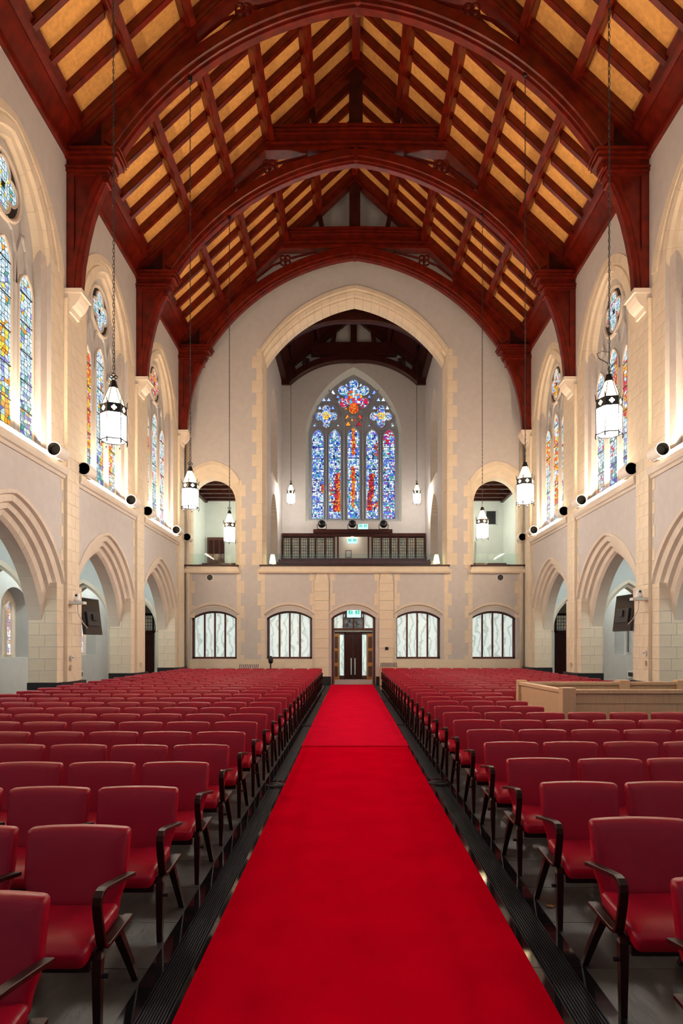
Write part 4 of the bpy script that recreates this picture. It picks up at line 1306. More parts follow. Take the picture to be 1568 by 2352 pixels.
exit_sign('lit green running-man exit sign over the aisle door', (-0.03, YB + 0.05, 3.24), 0.62, 0.34)
exit_sign('lit exit sign hanging inside the opening of the choir screen', (-0.08, 37.1, 7.72), 0.55, 0.30)
exit_sign('lit exit sign on the plaster above the choir screen', (0.55, 37.93, 8.68), 0.55, 0.30)

SPOTS = ['leftmost', 'middle', 'rightmost']
for i, x in enumerate((-1.82, -0.08, 1.70)):
    t = thing('stage_light', '%s of three black stage lights standing on the choir screen' % SPOTS[i], 'stage light', (x, 37.2, 8.412), group='black stage lights on the choir screen')
    MB().lathe([(0.0, -0.16), (0.16, -0.15), (0.22, -0.06), (0.225, 0.03), (0.16, 0.12), (0.0, 0.15)], 18, (0, 0, 0.30), 'Y').build('head', M['black'], t, True)
    MB().lathe([(0.0, -0.17), (0.10, -0.165), (0.0, -0.15)], 14, (0, 0, 0.33), 'Y').build('lens', M['screen'], t)
    MB().tube([(-0.25, 0, 0.0), (-0.26, 0, 0.28)], 0.02, 6).tube([(0.25, 0, 0.0), (0.26, 0, 0.28)], 0.02, 6).tube([(-0.25, 0, 0.012), (0.25, 0, 0.012)], 0.014, 6).build('yoke', M['black'], t)

PN = ['front', 'middle', 'rear']
for i, (y, z, top) in enumerate(((31.25, 5.04, 5.74), (32.9, 5.22, 6.02), (34.2, 5.40, 6.30))):
    t = thing('choir_pew', '%s dark wooden pew of the choir gallery behind the glass rail' % PN[i], 'pew', (0, y, z), group='choir pews')
    h = top - z
    MB().box(-3.75, 3.75, -0.03, 0.03, 0.1, h).build('backrest', M['wood_d'], t)
    MB().box(-3.78, 3.78, -0.06, 0.06, h, h + 0.05).build('top_rail', M['wood'], t)
    MB().box(-3.75, 3.75, 0.03, 0.45, 0.36, 0.42).build('seat', M['wood_d'], t)
    for s in (-1, 1):
        MB().prism(lambda u, v, d, s=s: (s * (3.75 + d), u, v), [(-0.05, 0), (0.45, 0), (0.45, 0.55), (0.30, 0.65), (0.05, h + 0.1), (-0.05, h + 0.1)], 0.0, 0.06).build('pew_end', M['wood_d'], t)

# glass balustrades
def glass_rail(label, x0, x1, n):
    t = thing('glass_balustrade', label, 'balustrade', ((x0 + x1) / 2, YB + 0.06, 5.44), group='glass gallery balustrades')
    w_ = (x1 - x0) / n
    for i in range(n):
        a = x0 - (x0 + x1) / 2 + w_ * i
        MB().box(a + 0.006, a + w_ - 0.006, -0.006, 0.006, 0.0, 0.53).build('glass_panel', M['clear'], t)
    MB().box(-(x1 - x0) / 2, (x1 - x0) / 2, -0.015, 0.015, 0.0, 0.025).build('shoe', M['steel'], t)
glass_rail('wide clear glass balustrade of the choir gallery', -4.05, 4.05, 6)
glass_rail('clear glass balustrade in the left gallery arch', -SX - 1.0, -SX + 1.0, 2)
glass_rail('clear glass balustrade in the right gallery arch', SX - 1.0, SX + 1.0, 2)

for s, wd in ((-1, 'left'), (1, 'right')):
    t = thing('table_lamp', 'small lamp with cream shade at the %s end of the choir rail' % wd, 'lamp', (s * 3.78, YB + 0.45, 5.38), group='choir rail lamps')
    MB().lathe([(0.0, 0), (0.08, 0), (0.09, 0.02), (0.03, 0.05), (0.02, 0.2), (0.0, 0.2)], 12).build('base', M['black'], t, True)
    MB().lathe([(0.16, 0.2), (0.09, 0.60), (0.085, 0.60), (0.155, 0.2)], 16).build('shade', M['shade'], t, True)

# side galleries seen through the small arches
for side, s in (('left', -1), ('right', 1)):
    g = MB()
    x_out, x_in = 7.9, 4.85
    def bx(x0, x1, *r):
        a, b = sorted((s * x0, s * x1)); g.box(a, b, *r)
    bx(x_out, x_out + 0.15, YB + 0.76, 35.2, 4.9, 10.4)
    bx(x_in - 0.1, x_in, YB + 0.76, 35.2, 4.9, 10.4)
    bx(x_in, x_out, 34.6, 34.8, 4.9, 10.4)
    gal = struct(g.build('wall_gallery_' + side, M['white']), 'white plastered room behind the %s gallery arch' % side)
    a, b = sorted((s * x_in, s * (x_out + 0.1)))
    MB().box(a, b, YB + 0.76, 34.7, 9.75, 9.9).build('gallery_ceiling', M['panel'], gal)
    for y in (31.0, 31.9, 32.8, 33.7, 34.45):
        MB().box(a, b, y - 0.11, y + 0.11, 9.42, 9.75).build('ceiling_beam', M['wood_d'], gal)
    for x in (5.6, 6.5, 7.4):
        MB().box(s * x - 0.07, s * x + 0.07, YB + 0.8, 34.6, 9.55, 9.75).build('ceiling_beam', M['wood_d'], gal)
    MB().box(min(s * 7.9, s * 7.75), max(s * 7.9, s * 7.75), YB + 0.8, 34.6, 9.35, 9.75).build('ceiling_beam', M['wood_d'], gal)
    MB().box(min(s * 4.86, s * 4.92), max(s * 4.86, s * 4.92), 31.2, 33.6, 7.6, 8.6).build('gallery_fill', M['fill_glow'], gal)  # added fill panel hidden on the inner wall to brighten the room
    for k in range(4):
        y = 31.4 + 0.8 * k
        t = thing('gallery_pew', '%s stepped dark pew in the %s gallery' % (['first', 'second', 'third', 'fourth'][k], side), 'pew', (0, y, 5.04), group='stepped pews of the %s gallery' % side)
        zt = 0.50 + 0.17 * k
        a, b = sorted((s * 5.2, s * 7.86))
        MB().box(a, b, -0.04, 0.04, 0.0, zt).build('backrest', M['wood_d'], t)
        MB().box(a, b, 0.04, 0.5, 0.0, zt - 0.3).build('seat', M['brown'], t)
win_no += 0
d3 = struct(MB().box(-7.75, -6.85, 34.50, 34.60, 5.1, 7.5).build('door_3', M['brown']), 'panelled brown door at the back of the left gallery')
for x in (-7.55, -7.25, -6.95):
    MB().box(x - 0.10, x + 0.10, 34.46, 34.50, 5.3, 7.35).build('door_panel', M['wood_d'], d3)
d4 = struct(MB().box(5.55, 6.30, 34.50, 34.60, 5.1, 7.3).build('door_4', M['blackpaint']), 'dark doorway at the back of the right gallery')
MB().box(5.5, 5.55, 34.46, 34.6, 5.1, 7.35).box(6.30, 6.35, 34.46, 34.6, 5.1, 7.35).build('door_casing', M['white'], d4)
pf = thing('wall_picture', 'dark picture in a pale frame on the right gallery wall', 'picture', (7.25, 34.58, 8.55))
MB().box(-0.25, 0.25, -0.01, 0.01, -0.35, 0.35).build('canvas', M['blackpaint'], pf)
MB().box(-0.29, -0.25, -0.02, 0.01, -0.39, 0.39).box(0.25, 0.29, -0.02, 0.01, -0.39, 0.39).box(-0.29, 0.29, -0.02, 0.01, 0.35, 0.39).box(-0.29, 0.29, -0.02, 0.01, -0.39, -0.35).build('frame', M['plastic'], pf)

# ================================================================== hanging lanterns
RH = 0.2275
def hexp(k, r, z, a0=0.0): return (r * math.cos(PI / 3 * k + a0), r * math.sin(PI / 3 * k + a0), z)
def quad_plate(mb, p, t):
    """thin plate from four corners, thickness t inwards (towards the axis)"""
    q = [Vector(x) for x in p]
    n = (q[1] - q[0]).cross(q[3] - q[0]).normalized()
    c = sum(q, Vector()) / 4
    if n.dot(Vector((c.x, c.y, 0))) > 0: n = -n
    mb.hexa([tuple(x) for x in q] + [tuple(x + n * t) for x in q])
def make_lantern(chain_top):
    t = thing('lantern', 'x', 'lantern')
    for k in range(6):
        mb = MB(); quad_plate(mb, [hexp(k, RH * 0.965, 0.02), hexp(k + 1, RH * 0.965, 0.02), hexp(k + 1, RH * 0.965, 0.47), hexp(k, RH * 0.965, 0.47)], 0.006)
        gp = mb.build('glass_panel', M['lampglass'], t)
        mb = MB(); quad_plate(mb, [hexp(k, 0.200, 0.62), hexp(k + 1, 0.200, 0.62), hexp(k + 1, 0.072, 0.96), hexp(k, 0.072, 0.96)], 0.006)
        mb.build('cone_panel', M['lampcone'], t)
        # little iron leaf at the foot of each pane
        a, b = Vector(hexp(k, RH * 0.975, 0)), Vector(hexp(k + 1, RH * 0.975, 0))
        m_ = (a + b) / 2; e = (b - a).normalized(); z = Vector((0, 0, 1))
        lf = MB()
        for dx, dz in ((0, 0.10), (-0.035, 0.075), (0.035, 0.075), (0, 0.045)):
            lf.tube([tuple(m_ + e * (dx * 0.3) + z * 0.03), tuple(m_ + e * dx + z * (0.03 + dz * 0.8))], 0.006, 4)
        lf.build('leaf_ornament', M['black'], t)
    band = MB()
    for k in range(6):
        quad_plate(band, [hexp(k, RH, 0.46), hexp(k + 1, RH, 0.46), hexp(k + 1, RH, 0.625), hexp(k, RH, 0.625)], 0.012)
    bo = band.build('band', M['black'], t)
    for k in range(6):
        a, b = Vector(hexp(k, RH, 0)), Vector(hexp(k + 1, RH, 0))
        m_ = (a + b) / 2; e = (b - a).normalized(); z = Vector((0, 0, 1)); n = Vector((m_.x, m_.y, 0)).normalized()
        q = MB()
        for dx, dz in ((0.027, 0), (-0.027, 0), (0, 0.027), (0, -0.027)):
            ring = [m_ + e * (dx + 0.021 * math.cos(2 * PI * i / 8)) + z * (0.5425 + dz + 0.021 * math.sin(2 * PI * i / 8)) for i in range(8)]
            q.rings([[tuple(p - n * 0.004) for p in ring], [tuple(p + n * 0.003) for p in ring]])
        q.build('quatrefoil', M['lampcone'], bo)
    fr = MB()
    for k in range(6):
        fr.tube([hexp(k, RH * 0.985, -0.01), hexp(k, RH, 0.47)], 0.010, 6)
        fr.tube([hexp(k, RH * 0.985, 0.0), hexp(k + 1, RH * 0.985, 0.0)], 0.013, 6)
        fr.tube([hexp(k, 0.202, 0.62), hexp(k, 0.072, 0.96)], 0.008, 6)
        fr.tube([hexp(k, RH, 0.47), hexp(k + 1, RH, 0.47)], 0.008, 4)
    fr.build('frame', M['black'], t)
    for k in range(6):
        MB().tube([hexp(k, RH, 0.60), hexp(k, RH * 1.02, 0.68), hexp(k, RH * 1.10, 0.735)], [0.012, 0.010, 0.002], 5).build('finial', M['black'], t)
        MB().tube([hexp(k, RH, 0.02), hexp(k, RH * 1.02, -0.05), hexp(k, RH * 1.0, -0.10)], [0.012, 0.018, 0.002], 5).build('drop_finial', M['black'], t)
    bt = MB().add([hexp(k, RH * 0.95, 0.008) for k in range(6)] + [hexp(k, RH * 0.95, 0.014) for k in range(6)],
                  [tuple(range(6)), tuple(range(6, 12))] + [(k, (k + 1) % 6, 6 + (k + 1) % 6, 6 + k) for k in range(6)])
    bt.build('bottom_panel', M['lampglass'], t)
    MB().lathe([(0.078, 0.94), (0.080, 0.965), (0.050, 1.055), (0.055, 1.06), (0.055, 1.07), (0.012, 1.075), (0.012, 1.10)], 6).build('cap', M['black'], t)
    rg = MB()
    for an in (0, PI / 2, PI, 3 * PI / 2):
        c = (0.036 * math.cos(an), 0, 1.15 + 0.036 * math.sin(an))
        rg.tube([(c[0] + 0.030 * math.cos(2 * PI * i / 10), 0, c[2] + 0.030 * math.sin(2 * PI * i / 10)) for i in range(10)], 0.009, 5, True)
    rg.build('ring', M['black'], t)
    ch = MB(); zz = 1.21; k = 0
    while zz < chain_top - 0.07:
        pts = []
        for i in range(8):
            a = 2 * PI * i / 8
            x, z = 0.017 * math.cos(a), zz + 0.037 + 0.042 * math.sin(a)
            pts.append((x, 0, z) if k % 2 else (0, x, z))
        ch.tube(pts, 0.0055, 4, True)
        zz += 0.070; k += 1
    ch.tube([(0.022, 0, 1.2), (0.012, 0.014, chain_top * 0.4), (-0.012, 0.012, chain_top * 0.7), (0, 0, chain_top)], 0.005, 5)
    c = ch.build('chain', M['chain'], t)
    c['kind'] = 'stuff'
    MB().lathe([(0.0, chain_top - 0.10), (0.05, chain_top - 0.09), (0.065, chain_top + 0.02), (0.0, chain_top + 0.02)], 10).build('ceiling_hook', M['black'], t)
    return t
LZ = 5.47
NL = {2: ('largest', 'nearest'), 3: ('middle-sized', 'second'), 4: ('smallest nave', 'third')}
lan0 = make_lantern(RIB.z(4.45) - LZ)
first = True
for ti, ty in enumerate(TRUSS_Y):
    if ti not in (2, 3, 4): continue
    for s in (-1, 1):
        o = lan0 if first else copy_tree(lan0)
        first = False
        o.location = (s * 4.45, ty - 0.1, LZ + (0.12 if s > 0 else 0))
        o.rotation_euler = (0, 0, 0.05 + 0.17 * ti + (0.5 if s > 0 else 0))
        size = {1: 'lit iron lantern over the front chairs, outside the photo', 2: 'largest lit iron lantern', 3: 'middle-sized lit iron lantern', 4: 'smallest lit iron lantern of the nave'}[ti]
        tag(o, '%s on a long chain, %s row' % (size, 'left' if s < 0 else 'right'), 'lantern', 'iron chain lanterns')
cl0 = make_lantern(18.02 - 9.55)
for i, s in enumerate((-1, 1)):
    o = cl0 if i == 0 else copy_tree(cl0)
    o.location = (s * 3.42, 35.5, 9.55)
    o.rotation_euler = (0, 0, 0.5)
    tag(o, 'lit lantern hanging in the choir, %s of the great window' % ('left' if s < 0 else 'right'), 'lantern', 'iron chain lanterns')
# loose loop of lamp cable on the nearest right lantern
lc = MB().tube([(4.43, 11.7, 7.05), (4.30, 11.68, 7.06), (4.20, 11.66, 7.0), (4.24, 11.66, 6.92), (4.36, 11.68, 6.87), (4.42, 11.7, 6.84)], 0.008, 6).build('lamp_cable', M['black'])
tag(lc, 'loose loop of black cable beside the ring of the largest right lantern', 'cable')

# ================================================================== white cylinders on the window ledges
ORD = ['first', 'second', 'third', 'fourth', 'fifth', 'sixth', 'seventh', 'eighth', 'ninth', 'tenth', 'eleventh', 'twelfth', 'thirteenth', 'fourteenth',
       'fifteenth', 'sixteenth', 'seventeenth', 'eighteenth', 'nineteenth', 'twentieth', 'twenty-first', 'twenty-second', 'twenty-third', 'twenty-fourth',
       'twenty-fifth', 'twenty-sixth', 'twenty-seventh', 'twenty-eighth', 'twenty-ninth', 'thirtieth']
spot0 = None
for s in (-1, 1):
    k = 0
    for ti in (3, 4, 5):
        for off in (-1.17, 0.62):
            y = TRUSS_Y[ti] + off
            if y > YB - 0.3: continue
            if spot0 is None:
                t = spot0 = thing('spotlight', 'x', 'spotlight')
                b = MB().lathe([(0.0, 0.26), (0.165, 0.26), (0.165, 0.08), (0.175, 0.08), (0.175, -0.26), (0.16, -0.26), (0.155, -0.06), (0.0, -0.06)], 22, (0, 0, 0.20), 'Y').build('housing', M['cream'], t)
                smooth_by_angle(b, 35)
                MB().lathe([(0.158, -0.262), (0.150, -0.262), (0.148, -0.075), (0.0, -0.075), (0.0, -0.085), (0.140, -0.085), (0.142, -0.255), (0.158, -0.268)], 20, (0, 0, 0.20), 'Y', True).build('dark_opening', M['matte'], t)
                MB().box(-0.04, 0.04, -0.05, 0.2, 0.0, 0.06).tube([(-0.1, 0.15, 0.0), (-0.13, 0.22, 0.15), (-0.08, 0.26, 0.25)], 0.015, 6).build('mount', M['cream'], t)
            else:
                t = copy_tree(spot0)
            t.location = (s * 7.47, y, 6.42)
            tag(t, '%s white cylinder spotlight along the %s window ledge, counted from the front' % (ORD[k], 'left' if s < 0 else 'right'), 'spotlight', 'white cylinder spotlights on the ledges')
            k += 1
for s, wd in ((-1, 'left'), (1, 'right')):
    t = thing('wall_speaker', 'round black speaker in a pale ring under the %s gallery arch' % wd, 'speaker', (s * 6.60 + 0.02, YB, 4.88), group='round speakers under the galleries')
    MB().lathe([(0.135, 0.0), (0.175, 0.0), (0.165, -0.035), (0.135, -0.035)], 24, (0, 0, 0), 'Y', True).build('ring', M['cream'], t)
    MB().lathe([(0.0, -0.012), (0.135, -0.012), (0.135, 0.0), (0.0, 0.0)], 24, (0, 0, 0), 'Y').build('cone', M['black'], t)

# ================================================================== carpet
near = MB().box(-1.045, 0.815, 0.2, 11.9, 0.0, 0.010).build('carpet_runner', M['carpet'])
tag(near, 'bright red carpet runner in front, running under the far runner', 'carpet')
far = MB()
rr = []
for i, y in enumerate(frange(11.55, 29.56, 0.6)):
    z = 0.010 if y < 12.2 else 0.006
    if i == 0: z = 0.014
    rr.append([(-1.06, y, z - 0.006 if y > 12.2 else z), (0.84, y, z - 0.006 if y > 12.2 else z), (0.84, y, z + 0.010), (-1.06, y, z + 0.010)])
far.rings(rr)
far = far.build('carpet_runner', M['carpet2'])
tag(far, 'red carpet runner reaching the door, its hem lying over the front runner', 'carpet')

# ================================================================== chairs
def pad_rings(outline, steps):
    """outline in the plane, steps of (inset, height): rings for a cushion"""
    n = len(outline); rr = []
    for ins, h in steps:
        ring = []
        for i in range(n):
            a = outline[i - 1]; b = outline[(i + 1) % n]
            tx, ty = b[0] - a[0], b[1] - a[1]; l = math.hypot(tx, ty) or 1
            nx, ny = -ty / l, tx / l       # inward for counter-clockwise outlines
            ring.append((outline[i][0] + nx * ins, outline[i][1] + ny * ins, h))
        rr.append(ring)
    return rr
def resample(pts, step):
    out = []
    for a, b in zip(pts, pts[1:] + pts[:1]):
        k = max(1, int(round(math.hypot(b[0] - a[0], b[1] - a[1]) / step)))
        out += [(a[0] + (b[0] - a[0]) * i / k, a[1] + (b[1] - a[1]) * i / k) for i in range(k)]
    return out
def rounded(pts, r, n=4):
    out = []; k = len(pts)
    for i in range(k):
        p0, p, p1 = Vector(pts[i - 1]), Vector(pts[i]), Vector(pts[(i + 1) % k])
        a = (p0 - p).normalized(); b = (p1 - p).normalized()
        for j in range(n + 1):
            t = j / n
            q = p + a * r * (1 - t) ** 2 + b * r * t ** 2
            out.append((q.x, q.y))
    return out
def chair_meshes():
    m = {}
    # backrest: outline in (x, z), height of the cushion along -y
    ol = rounded([(-0.228, 0.385), (0.228, 0.385), (0.236, 0.47), (0.266, 0.56), (0.272, 0.824), (0.14, 0.830), (0.0, 0.832), (-0.14, 0.830), (-0.272, 0.824), (-0.266, 0.56), (-0.236, 0.47)], 0.03, 3)
    ol = resample(ol, 0.07)
    rr = pad_rings(ol, [(0.015, 0.035), (0.0, 0.028), (0.0, -0.012), (0.006, -0.024), (0.022, -0.034)])
    last = rr[-1]
    for k_, h_ in ((0.85, -0.038), (0.6, -0.040), (0.3, -0.038), (0.05, -0.037)):
        rr.append([(x * k_, 0.61 + (z - 0.61) * k_, h_) for x, z, h in last])
    mb = MB()
    mb.rings([[(x, h + (z - 0.83) * 0.20 + 0.016 - 0.25 * x * x, z) for x, z, h in r] for r in rr])
    m['backrest'] = mb.mesh('backrest', M['leather'], True)
    ol = rounded([(-0.262, -0.575), (0.262, -0.575), (0.262, -0.30), (0.245, -0.085), (-0.245, -0.085), (-0.262, -0.30)], 0.04, 4)
    ol = resample(ol, 0.06)
    rr = pad_rings(ol, [(0.03, 0.372), (0.006, 0.376), (0.0, 0.385), (0.0, 0.434), (0.004, 0.440), (0.014, 0.449), (0.028, 0.455)])
    last = rr[-1]
    for k_, h_ in ((0.88, 0.460), (0.7, 0.463), (0.45, 0.464), (0.2, 0.464), (0.05, 0.464)):
        rr.append([(x * k_, -0.33 + (y + 0.33) * k_, h_) for x, y, h in last])
    mb = MB()
    def st(x, y, h):
        f = max(0, (-y - 0.40) / 0.175)
        sd = (abs(x) / 0.262) ** 2
        return (x, y, h - 0.028 * f * f + 0.016 * sd * (1 - f))
    mb.rings([[st(*p) for p in r] for r in rr])
    m['seat'] = mb.mesh('seat', M['leather'], True)
    mb = MB()
    for s in (-1, 1):
        mb.rings([[(s * 0.255 + dx, y + 0.0, z + dz) for dx, dz in ((-0.018, -0.02), (0.018, -0.02), (0.018, 0.02), (-0.018, 0.02))] for y, z in ((-0.50, 0.372), (-0.08, 0.372))])
    mb.rings([[(x, y, z) for y, z in ((-0.50, zl), (-0.47, zl), (-0.47, zh), (-0.50, zh))] for x, zl, zh in
              ((-0.25, 0.30, 0.385), (-0.20, 0.298, 0.36), (-0.15, 0.298, 0.345), (0.15, 0.298, 0.345), (0.20, 0.298, 0.36), (0.25, 0.30, 0.385))])
    mb.box(-0.25, 0.25, -0.12, -0.09, 0.33, 0.375)
    m['seat_frame'] = mb.mesh('seat_frame', M['chairwood'])
    q = 0.019
    def leg(path, name):
        rr = []
        for (x, y, z, w_) in path:
            rr.append([(x - w_, y - w_, z), (x + w_, y - w_, z), (x + w_, y + w_, z), (x - w_, y + w_, z)])
        return MB().rings(rr).mesh(name, M['chairwood'])
    for s, nm in ((-1, 'a'), (1, 'b')):
        for w_, lx in (('', 0.255), ('_arm', 0.288)):
            m['front_' + nm + w_] = leg([(s * lx, -0.490, 0.0, 0.016), (s * lx, -0.490, 0.31, 0.021), (s * lx, -0.483, 0.36, 0.021), (s * (lx - 0.008), -0.45, 0.385, 0.012)], 'leg')
            m['rear_' + nm + w_] = leg([(s * lx, 0.035, 0.0, 0.017), (s * lx, -0.10, 0.19, 0.020), (s * lx, -0.24, 0.375, 0.022)], 'leg')
        path = [(-0.045, 0.595), (-0.20, 0.625), (-0.38, 0.655), (-0.45, 0.664), (-0.485, 0.660), (-0.508, 0.642), (-0.515, 0.615), (-0.507, 0.56),
                (-0.487, 0.49), (-0.468, 0.425), (-0.455, 0.402), (-0.43, 0.390), (-0.40, 0.388), (-0.24, 0.392), (-0.10, 0.397)]
        mb = MB().sweep(lambda u, v, d, s=s: (s * 0.295 + d, u, v), path, [(-0.011, -0.022), (0.011, -0.022), (0.011, 0.022), (-0.011, 0.022)])
        me = mb.mesh('armrest', M['chairwood'])
        bm = bmesh.new(); bm.from_mesh(me)
        bmesh.ops.bevel(bm, geom=[e for e in bm.edges if len(e.link_faces) == 2 and e.calc_face_angle(0) > 1.0], offset=0.003, segments=1, affect='EDGES')
        bm.to_mesh(me); bm.free()
        m['arm_' + nm] = me
        m['knob_' + nm] = MB().lathe([(0.0, 0.0), (0.011, 0.0), (0.011, 0.03), (0.0, 0.03)], 8, (s * 0.288 + (0.02 if s > 0 else -0.05), -0.490, 0.28), 'X').mesh('connector', M['black'])
    return m
CM = chair_meshes()
def seat_label(side, r, n):
    where = 'left' if side < 0 else 'right'
    if n == 0:
        return 'red leather aisle chair, %s row from the front, %s of the carpet' % (ORD[r], where)
    return 'red leather chair, %s seat from the aisle, %s row from the front, %s side' % (ORD[n], ORD[r], where)
spots = []
def in_view(x, y):
    px = 804 + FPX * (x + 0.2) / y
    return -170 * 3.0 / y - 60 < px < 1568 + 60 + 170 * 3.0 / y
for side in (-1, 1):
    for r in range(27):
        y = (2.55 + 0.952 * r) if side < 0 else (2.70 + 0.962 * r)
        if y > 27.9: continue
        for n in range(10):
            x = -1.372 - 0.272 - 0.602 * n if side < 0 else 1.138 + 0.272 + 0.602 * n
            if side > 0 and 9.9 < y < 13.3 and n > 2: continue
            if not in_view(x, y): continue
            spots.append((y, side, r, n, x + random.uniform(-0.004, 0.004)))
spots.sort(key=lambda q: (q[0], q[3]))
near_spots, far_spots = spots[:300], spots[300:]
for (y, side, r, n, x) in near_spots:
    t = thing('chair', seat_label(side, r, n), 'chair', (x, y + random.uniform(-0.012, 0.012), 0), random.uniform(-0.005, 0.005), 'red leather church chairs')
    link_mesh('backrest', CM['backrest'], t)
    link_mesh('seat', CM['seat'], t)
    link_mesh('seat_frame', CM['seat_frame'], t)
    k = 'b' if side < 0 else 'a'; k2 = 'a' if side < 0 else 'b'
    for q in ('front_' + k + '_arm', 'front_' + k2, 'rear_' + k + '_arm', 'rear_' + k2):
        link_mesh('leg', CM[q], t)
    link_mesh('armrest', CM['arm_' + k], t)
    if n == 0:
        link_mesh('connector', CM['knob_' + k], t)
# the chairs beyond the three hundred nearest
fm = bpy.data.meshes.new('far_chairs')
V, F, MI = [], [], []
for (y, side, r, n, x) in far_spots:
    k = 'b' if side < 0 else 'a'
    for key in ('backrest', 'seat', 'seat_frame', 'front_a', 'front_b', 'rear_a', 'rear_b', 'arm_' + k):
        me = CM[key]; o = len(V)
        V += [(v.co.x + x, v.co.y + y, v.co.z) for v in me.vertices]
        F += [tuple(i + o for i in p.vertices) for p in me.polygons]
        MI += [0 if key in ('backrest', 'seat') else 1] * len(me.polygons)
fm.from_pydata(V, [], F)
fm.materials.append(M['leather']); fm.materials.append(M['chairwood'])
fm.polygons.foreach_set('material_index', MI)
fm.polygons.foreach_set('use_smooth', [q == 0 for q in MI])
fo = link_mesh('far_chairs', fm)
tag(fo, 'distant rows of red leather chairs near the rear wall', 'chairs', kind='stuff')

# ================================================================== oak enclosure on the right
bo = thing('wooden_booth', 'pale oak walled enclosure standing among the right hand chairs', 'booth', (0, 0, 0))
B0, B1 = (3.22, 10.36), (3.10, 12.58)
def wallpiece(p, q, nboard, parent, h=1.07, th=0.05):
    p, q = Vector((*p, 0)), Vector((*q, 0)); d = q - p; l = d.length; d.normalize(); n = Vector((-d.y, d.x, 0))
    for i in range(nboard):
        a = p + d * (l * i / nboard + 0.002); b = p + d * (l * (i + 1) / nboard - 0.002)
        MB().hexa([tuple(a - n * th / 2), tuple(b - n * th / 2), tuple(b + n * th / 2), tuple(a + n * th / 2)] +
                  [tuple(x + Vector((0, 0, h))) for x in (a - n * th / 2, b - n * th / 2, b + n * th / 2, a + n * th / 2)]).build('board', M['oak'], parent)
    for z0, z1, w_ in ((h - 0.19, h - 0.03, th / 2 + 0.012), (h - 0.03, h + 0.025, th / 2 + 0.045), (0.0, 0.10, th / 2 + 0.012)):
        MB().hexa([tuple(x + Vector((0, 0, z))) for z in (z0, z1) for x in (p - n * w_, q - n * w_, q + n * w_, p + n * w_)]).build('cap_rail' if z1 > h else 'rail', M['oak'], parent)
wallpiece((3.32, 10.36), (7.45, 10.36), 5, bo)
wallpiece((3.22, 10.45), (3.10, 12.50), 4, bo)
wallpiece((3.20, 12.58), (7.45, 12.58), 9, bo)
for (x, y, w_) in ((3.24, 10.36, 0.21), (3.10, 12.58, 0.17), (5.05, 12.58, 0.2), (6.15, 12.58, 0.2), (7.45, 10.36, 0.2), (7.45, 12.58, 0.2)):
    shared_box('post', (w_, w_, 1.13), (x, y, 0.565), M['oak'], bo, 0.006)
for (x, y, w_) in ((3.24, 10.36, 0.21), (3.10, 12.58, 0.17)):
    pass

# ================================================================== screens, cameras, small fittings
def tv(label, loc, rz, tilt):
    t = thing('television', label, 'television', loc, rz, group='black televisions behind the piers')
    t.rotation_euler = (tilt, 0, rz)
    MB().box(-0.48, 0.48, -0.03, 0.03, -0.50, 0.50).build('panel', M['screen'], t)
    MB().box(-0.50, 0.50, -0.025, 0.04, -0.52, 0.52).build('bezel', M['blackpaint'], t)
    MB().box(-0.35, 0.35, -0.07, -0.02, -0.28, 0.12).build('back_housing', M['blackpaint'], t)
    MB().box(-0.10, 0.10, -0.11, -0.05, -0.12, 0.06).build('hinge', M['blackpaint'], t)
tv('black television tilted out beside the left pier', (-7.62, 18.72, 2.62), math.radians(84), math.radians(-7))
tv('black television tilted out beside the right pier', (7.62, 18.65, 2.72), math.radians(-84), math.radians(-7))
for s, wd, y, z in ((-1, 'left', 17.25, 2.88), (1, 'right', 17.2, 2.98)):
    t = thing('ptz_camera', 'white dome video camera with hanging cable on the %s pier' % wd, 'camera', (s * 7.40, y, z), group='pier cameras')
    MB().box(-0.20, 0.20, -0.10, 0.10, 0.0, 0.07).build('shelf', M['plastic'], t)
    MB().lathe([(0.0, 0.07), (0.10, 0.07), (0.10, 0.13), (0.075, 0.15), (0.07, 0.26), (0.045, 0.30), (0.0, 0.305)], 16).build('body', M['plastic'], t, True)
    MB().lathe([(0.0, -0.085), (0.03, -0.085), (0.03, -0.05), (0.0, -0.05)], 12, (0, 0, 0.23), 'Y').build('lens', M['screen'], t)
    MB().box(-0.03, 0.03, -0.105, -0.098, 0.025, 0.035).build('status_light', M['exitg'], t)
    MB().tube([(0, 0.0, 0.0), (0.02 * s, 0.1, -0.25), (0.05 * s, 0.5, -0.48), (0.10 * s, 0.9, -0.60)], 0.012, 6).build('cable', M['plastic'], t)
    for z2, h, nm, lab in ((1.40, 0.13, 'thermostat', 'small white wall sensor on the %s pier'), (1.14, 0.14, 'switch_plate', 'cream switch plate low on the %s pier')):
        p = thing(nm, lab % wd, 'wall plate', (s * 7.55, y, z2 + (0.12 if s > 0 else 0)))
        MB().box(-0.02, 0.02, -0.055, 0.055, 0, h).build('plate', M['plastic'] if nm == 'thermostat' else M['stone'], p)
        MB().box(-0.025, 0.025, -0.02, 0.02, h * 0.4, h * 0.7).build('button', M['black'] if nm == 'thermostat' else M['trim'], p)
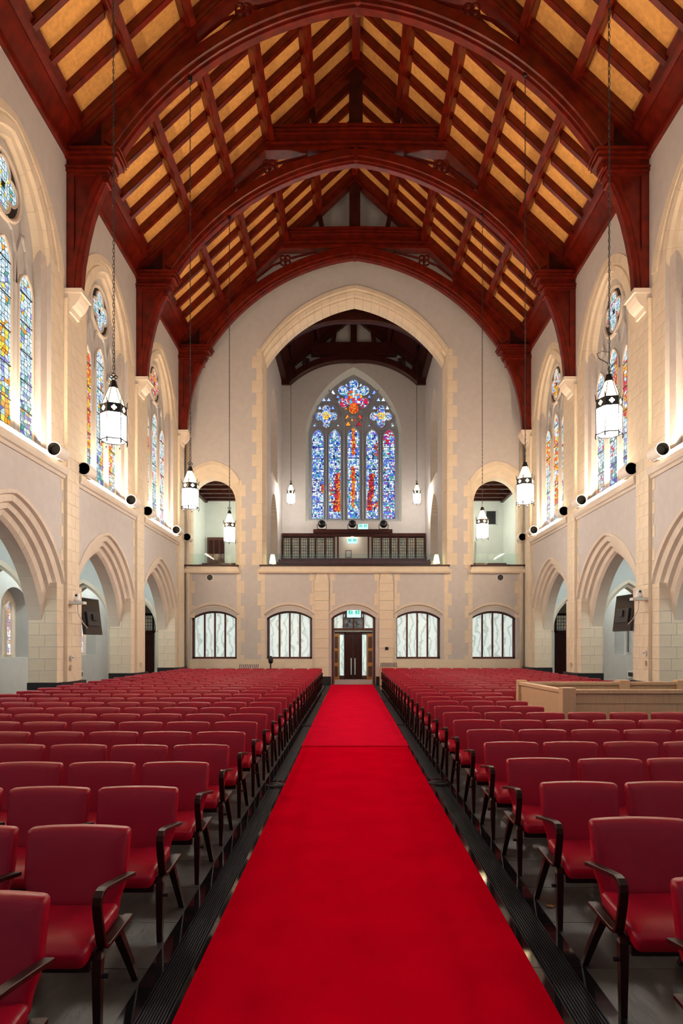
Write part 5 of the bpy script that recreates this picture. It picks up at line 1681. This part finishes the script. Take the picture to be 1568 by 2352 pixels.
for s, wd in ((-1, 'left'), (1, 'right')):
    p = thing('switch_plate', 'cream switch plate on the second %s pier' % wd, 'wall plate', (s * 7.55, 23.0, 1.05))
    MB().box(-0.02, 0.02, -0.055, 0.055, 0, 0.14).build('plate', M['stone'], p)
    MB().box(-0.025, 0.025, -0.02, 0.02, 0.05, 0.09).build('button', M['trim'], p)
    v = thing('air_vent', 'white slotted air vent low on the %s aisle wall' % wd, 'vent', (s * 10.57, 24.9, 0.55))
    MB().box(-0.02, 0.02, -0.42, 0.42, 0, 0.26).build('frame', M['plastic'], v)
    for k in range(12):
        MB().box(-0.03, 0.03, -0.37 + 0.063 * k, -0.37 + 0.063 * k + 0.03, 0.05, 0.21).build('slot', M['blackpaint'], v)
# pamphlet racks at the back
for lab, x0, x1, z, y in (('wooden pamphlet rack against the rear wall under the left etched windows', -5.20, -4.28, 0.74, 29.25), ('wooden pamphlet rack on a desk right of the aisle door', 1.12, 1.92, 0.82, 29.25)):
    t = thing('pamphlet_rack', lab, 'rack', ((x0 + x1) / 2, y, 0), group='pamphlet racks')
    hw = (x1 - x0) / 2
    MB().box(-hw, hw, -0.16, 0.16, 0.0, z - 0.05).build('desk', M['oak'], t)
    MB().box(-hw, hw, -0.2, 0.2, z - 0.05, z).build('top', M['oak'], t)
    for k in range(11):
        x = -hw + 0.05 + (2 * hw - 0.1) * k / 10
        MB().hexa([(x - 0.015, -0.15, z), (x + 0.015, -0.15, z), (x + 0.015, -0.12, z), (x - 0.015, -0.12, z),
                   (x - 0.015, 0.12, z + 0.20), (x + 0.015, 0.12, z + 0.20), (x + 0.015, 0.15, z + 0.20), (x - 0.015, 0.15, z + 0.20)]).build('divider', M['brown'], t)
    MB().hexa([(-hw, -0.10, z), (hw, -0.10, z), (hw, -0.09, z), (-hw, -0.09, z), (-hw, 0.13, z + 0.17), (hw, 0.13, z + 0.17), (hw, 0.14, z + 0.17), (-hw, 0.14, z + 0.17)]).build('leaflet', M['paper'], t)
st = thing('kiosk_stand', 'slim black stand with rounded head behind the last left chairs', 'stand', (-3.72, 28.9, 0))
MB().lathe([(0.0, 0), (0.2, 0), (0.2, 0.02), (0.03, 0.04), (0.03, 1.0), (0.0, 1.0)], 14).build('pole', M['black'], st, True)
MB().lathe([(0.0, 0.98), (0.08, 1.0), (0.11, 1.1), (0.10, 1.24), (0.05, 1.32), (0.0, 1.33)], 14).build('head', M['black'], st, True)
pl = thing('switch_box', 'small black control box on the wall right of the aisle door', 'wall plate', (1.45, YB - 0.10, 1.58))
MB().box(-0.07, 0.07, -0.03, 0.0, 0, 0.14).build('case', M['black'], pl)
MB().box(-0.04, 0.04, -0.036, -0.03, 0.05, 0.11).build('screen', M['screen'], pl)
# a fallen leaf by the right border
lf = MB(); ring = []
for i in range(18):
    a = 2 * PI * i / 18; r = 0.028 * (1 + 0.45 * math.cos(5 * a))
    ring.append((r * math.cos(a), r * 0.8 * math.sin(a)))
lf.add([(x, y, 0.002 + 0.004 * abs(x) / 0.03) for x, y in ring] + [(x, y, 0.004 + 0.004 * abs(x) / 0.03) for x, y in ring],
       [tuple(range(18)), tuple(range(18, 36))] + [(i, (i + 1) % 18, 18 + (i + 1) % 18, 18 + i) for i in range(18)])
o = lf.build('dry_leaf', M['leaf'])
o.location = (1.18, 4.5, 0.0)
tag(o, 'tiny dry brown leaf on the slate beside the right border', 'leaf')
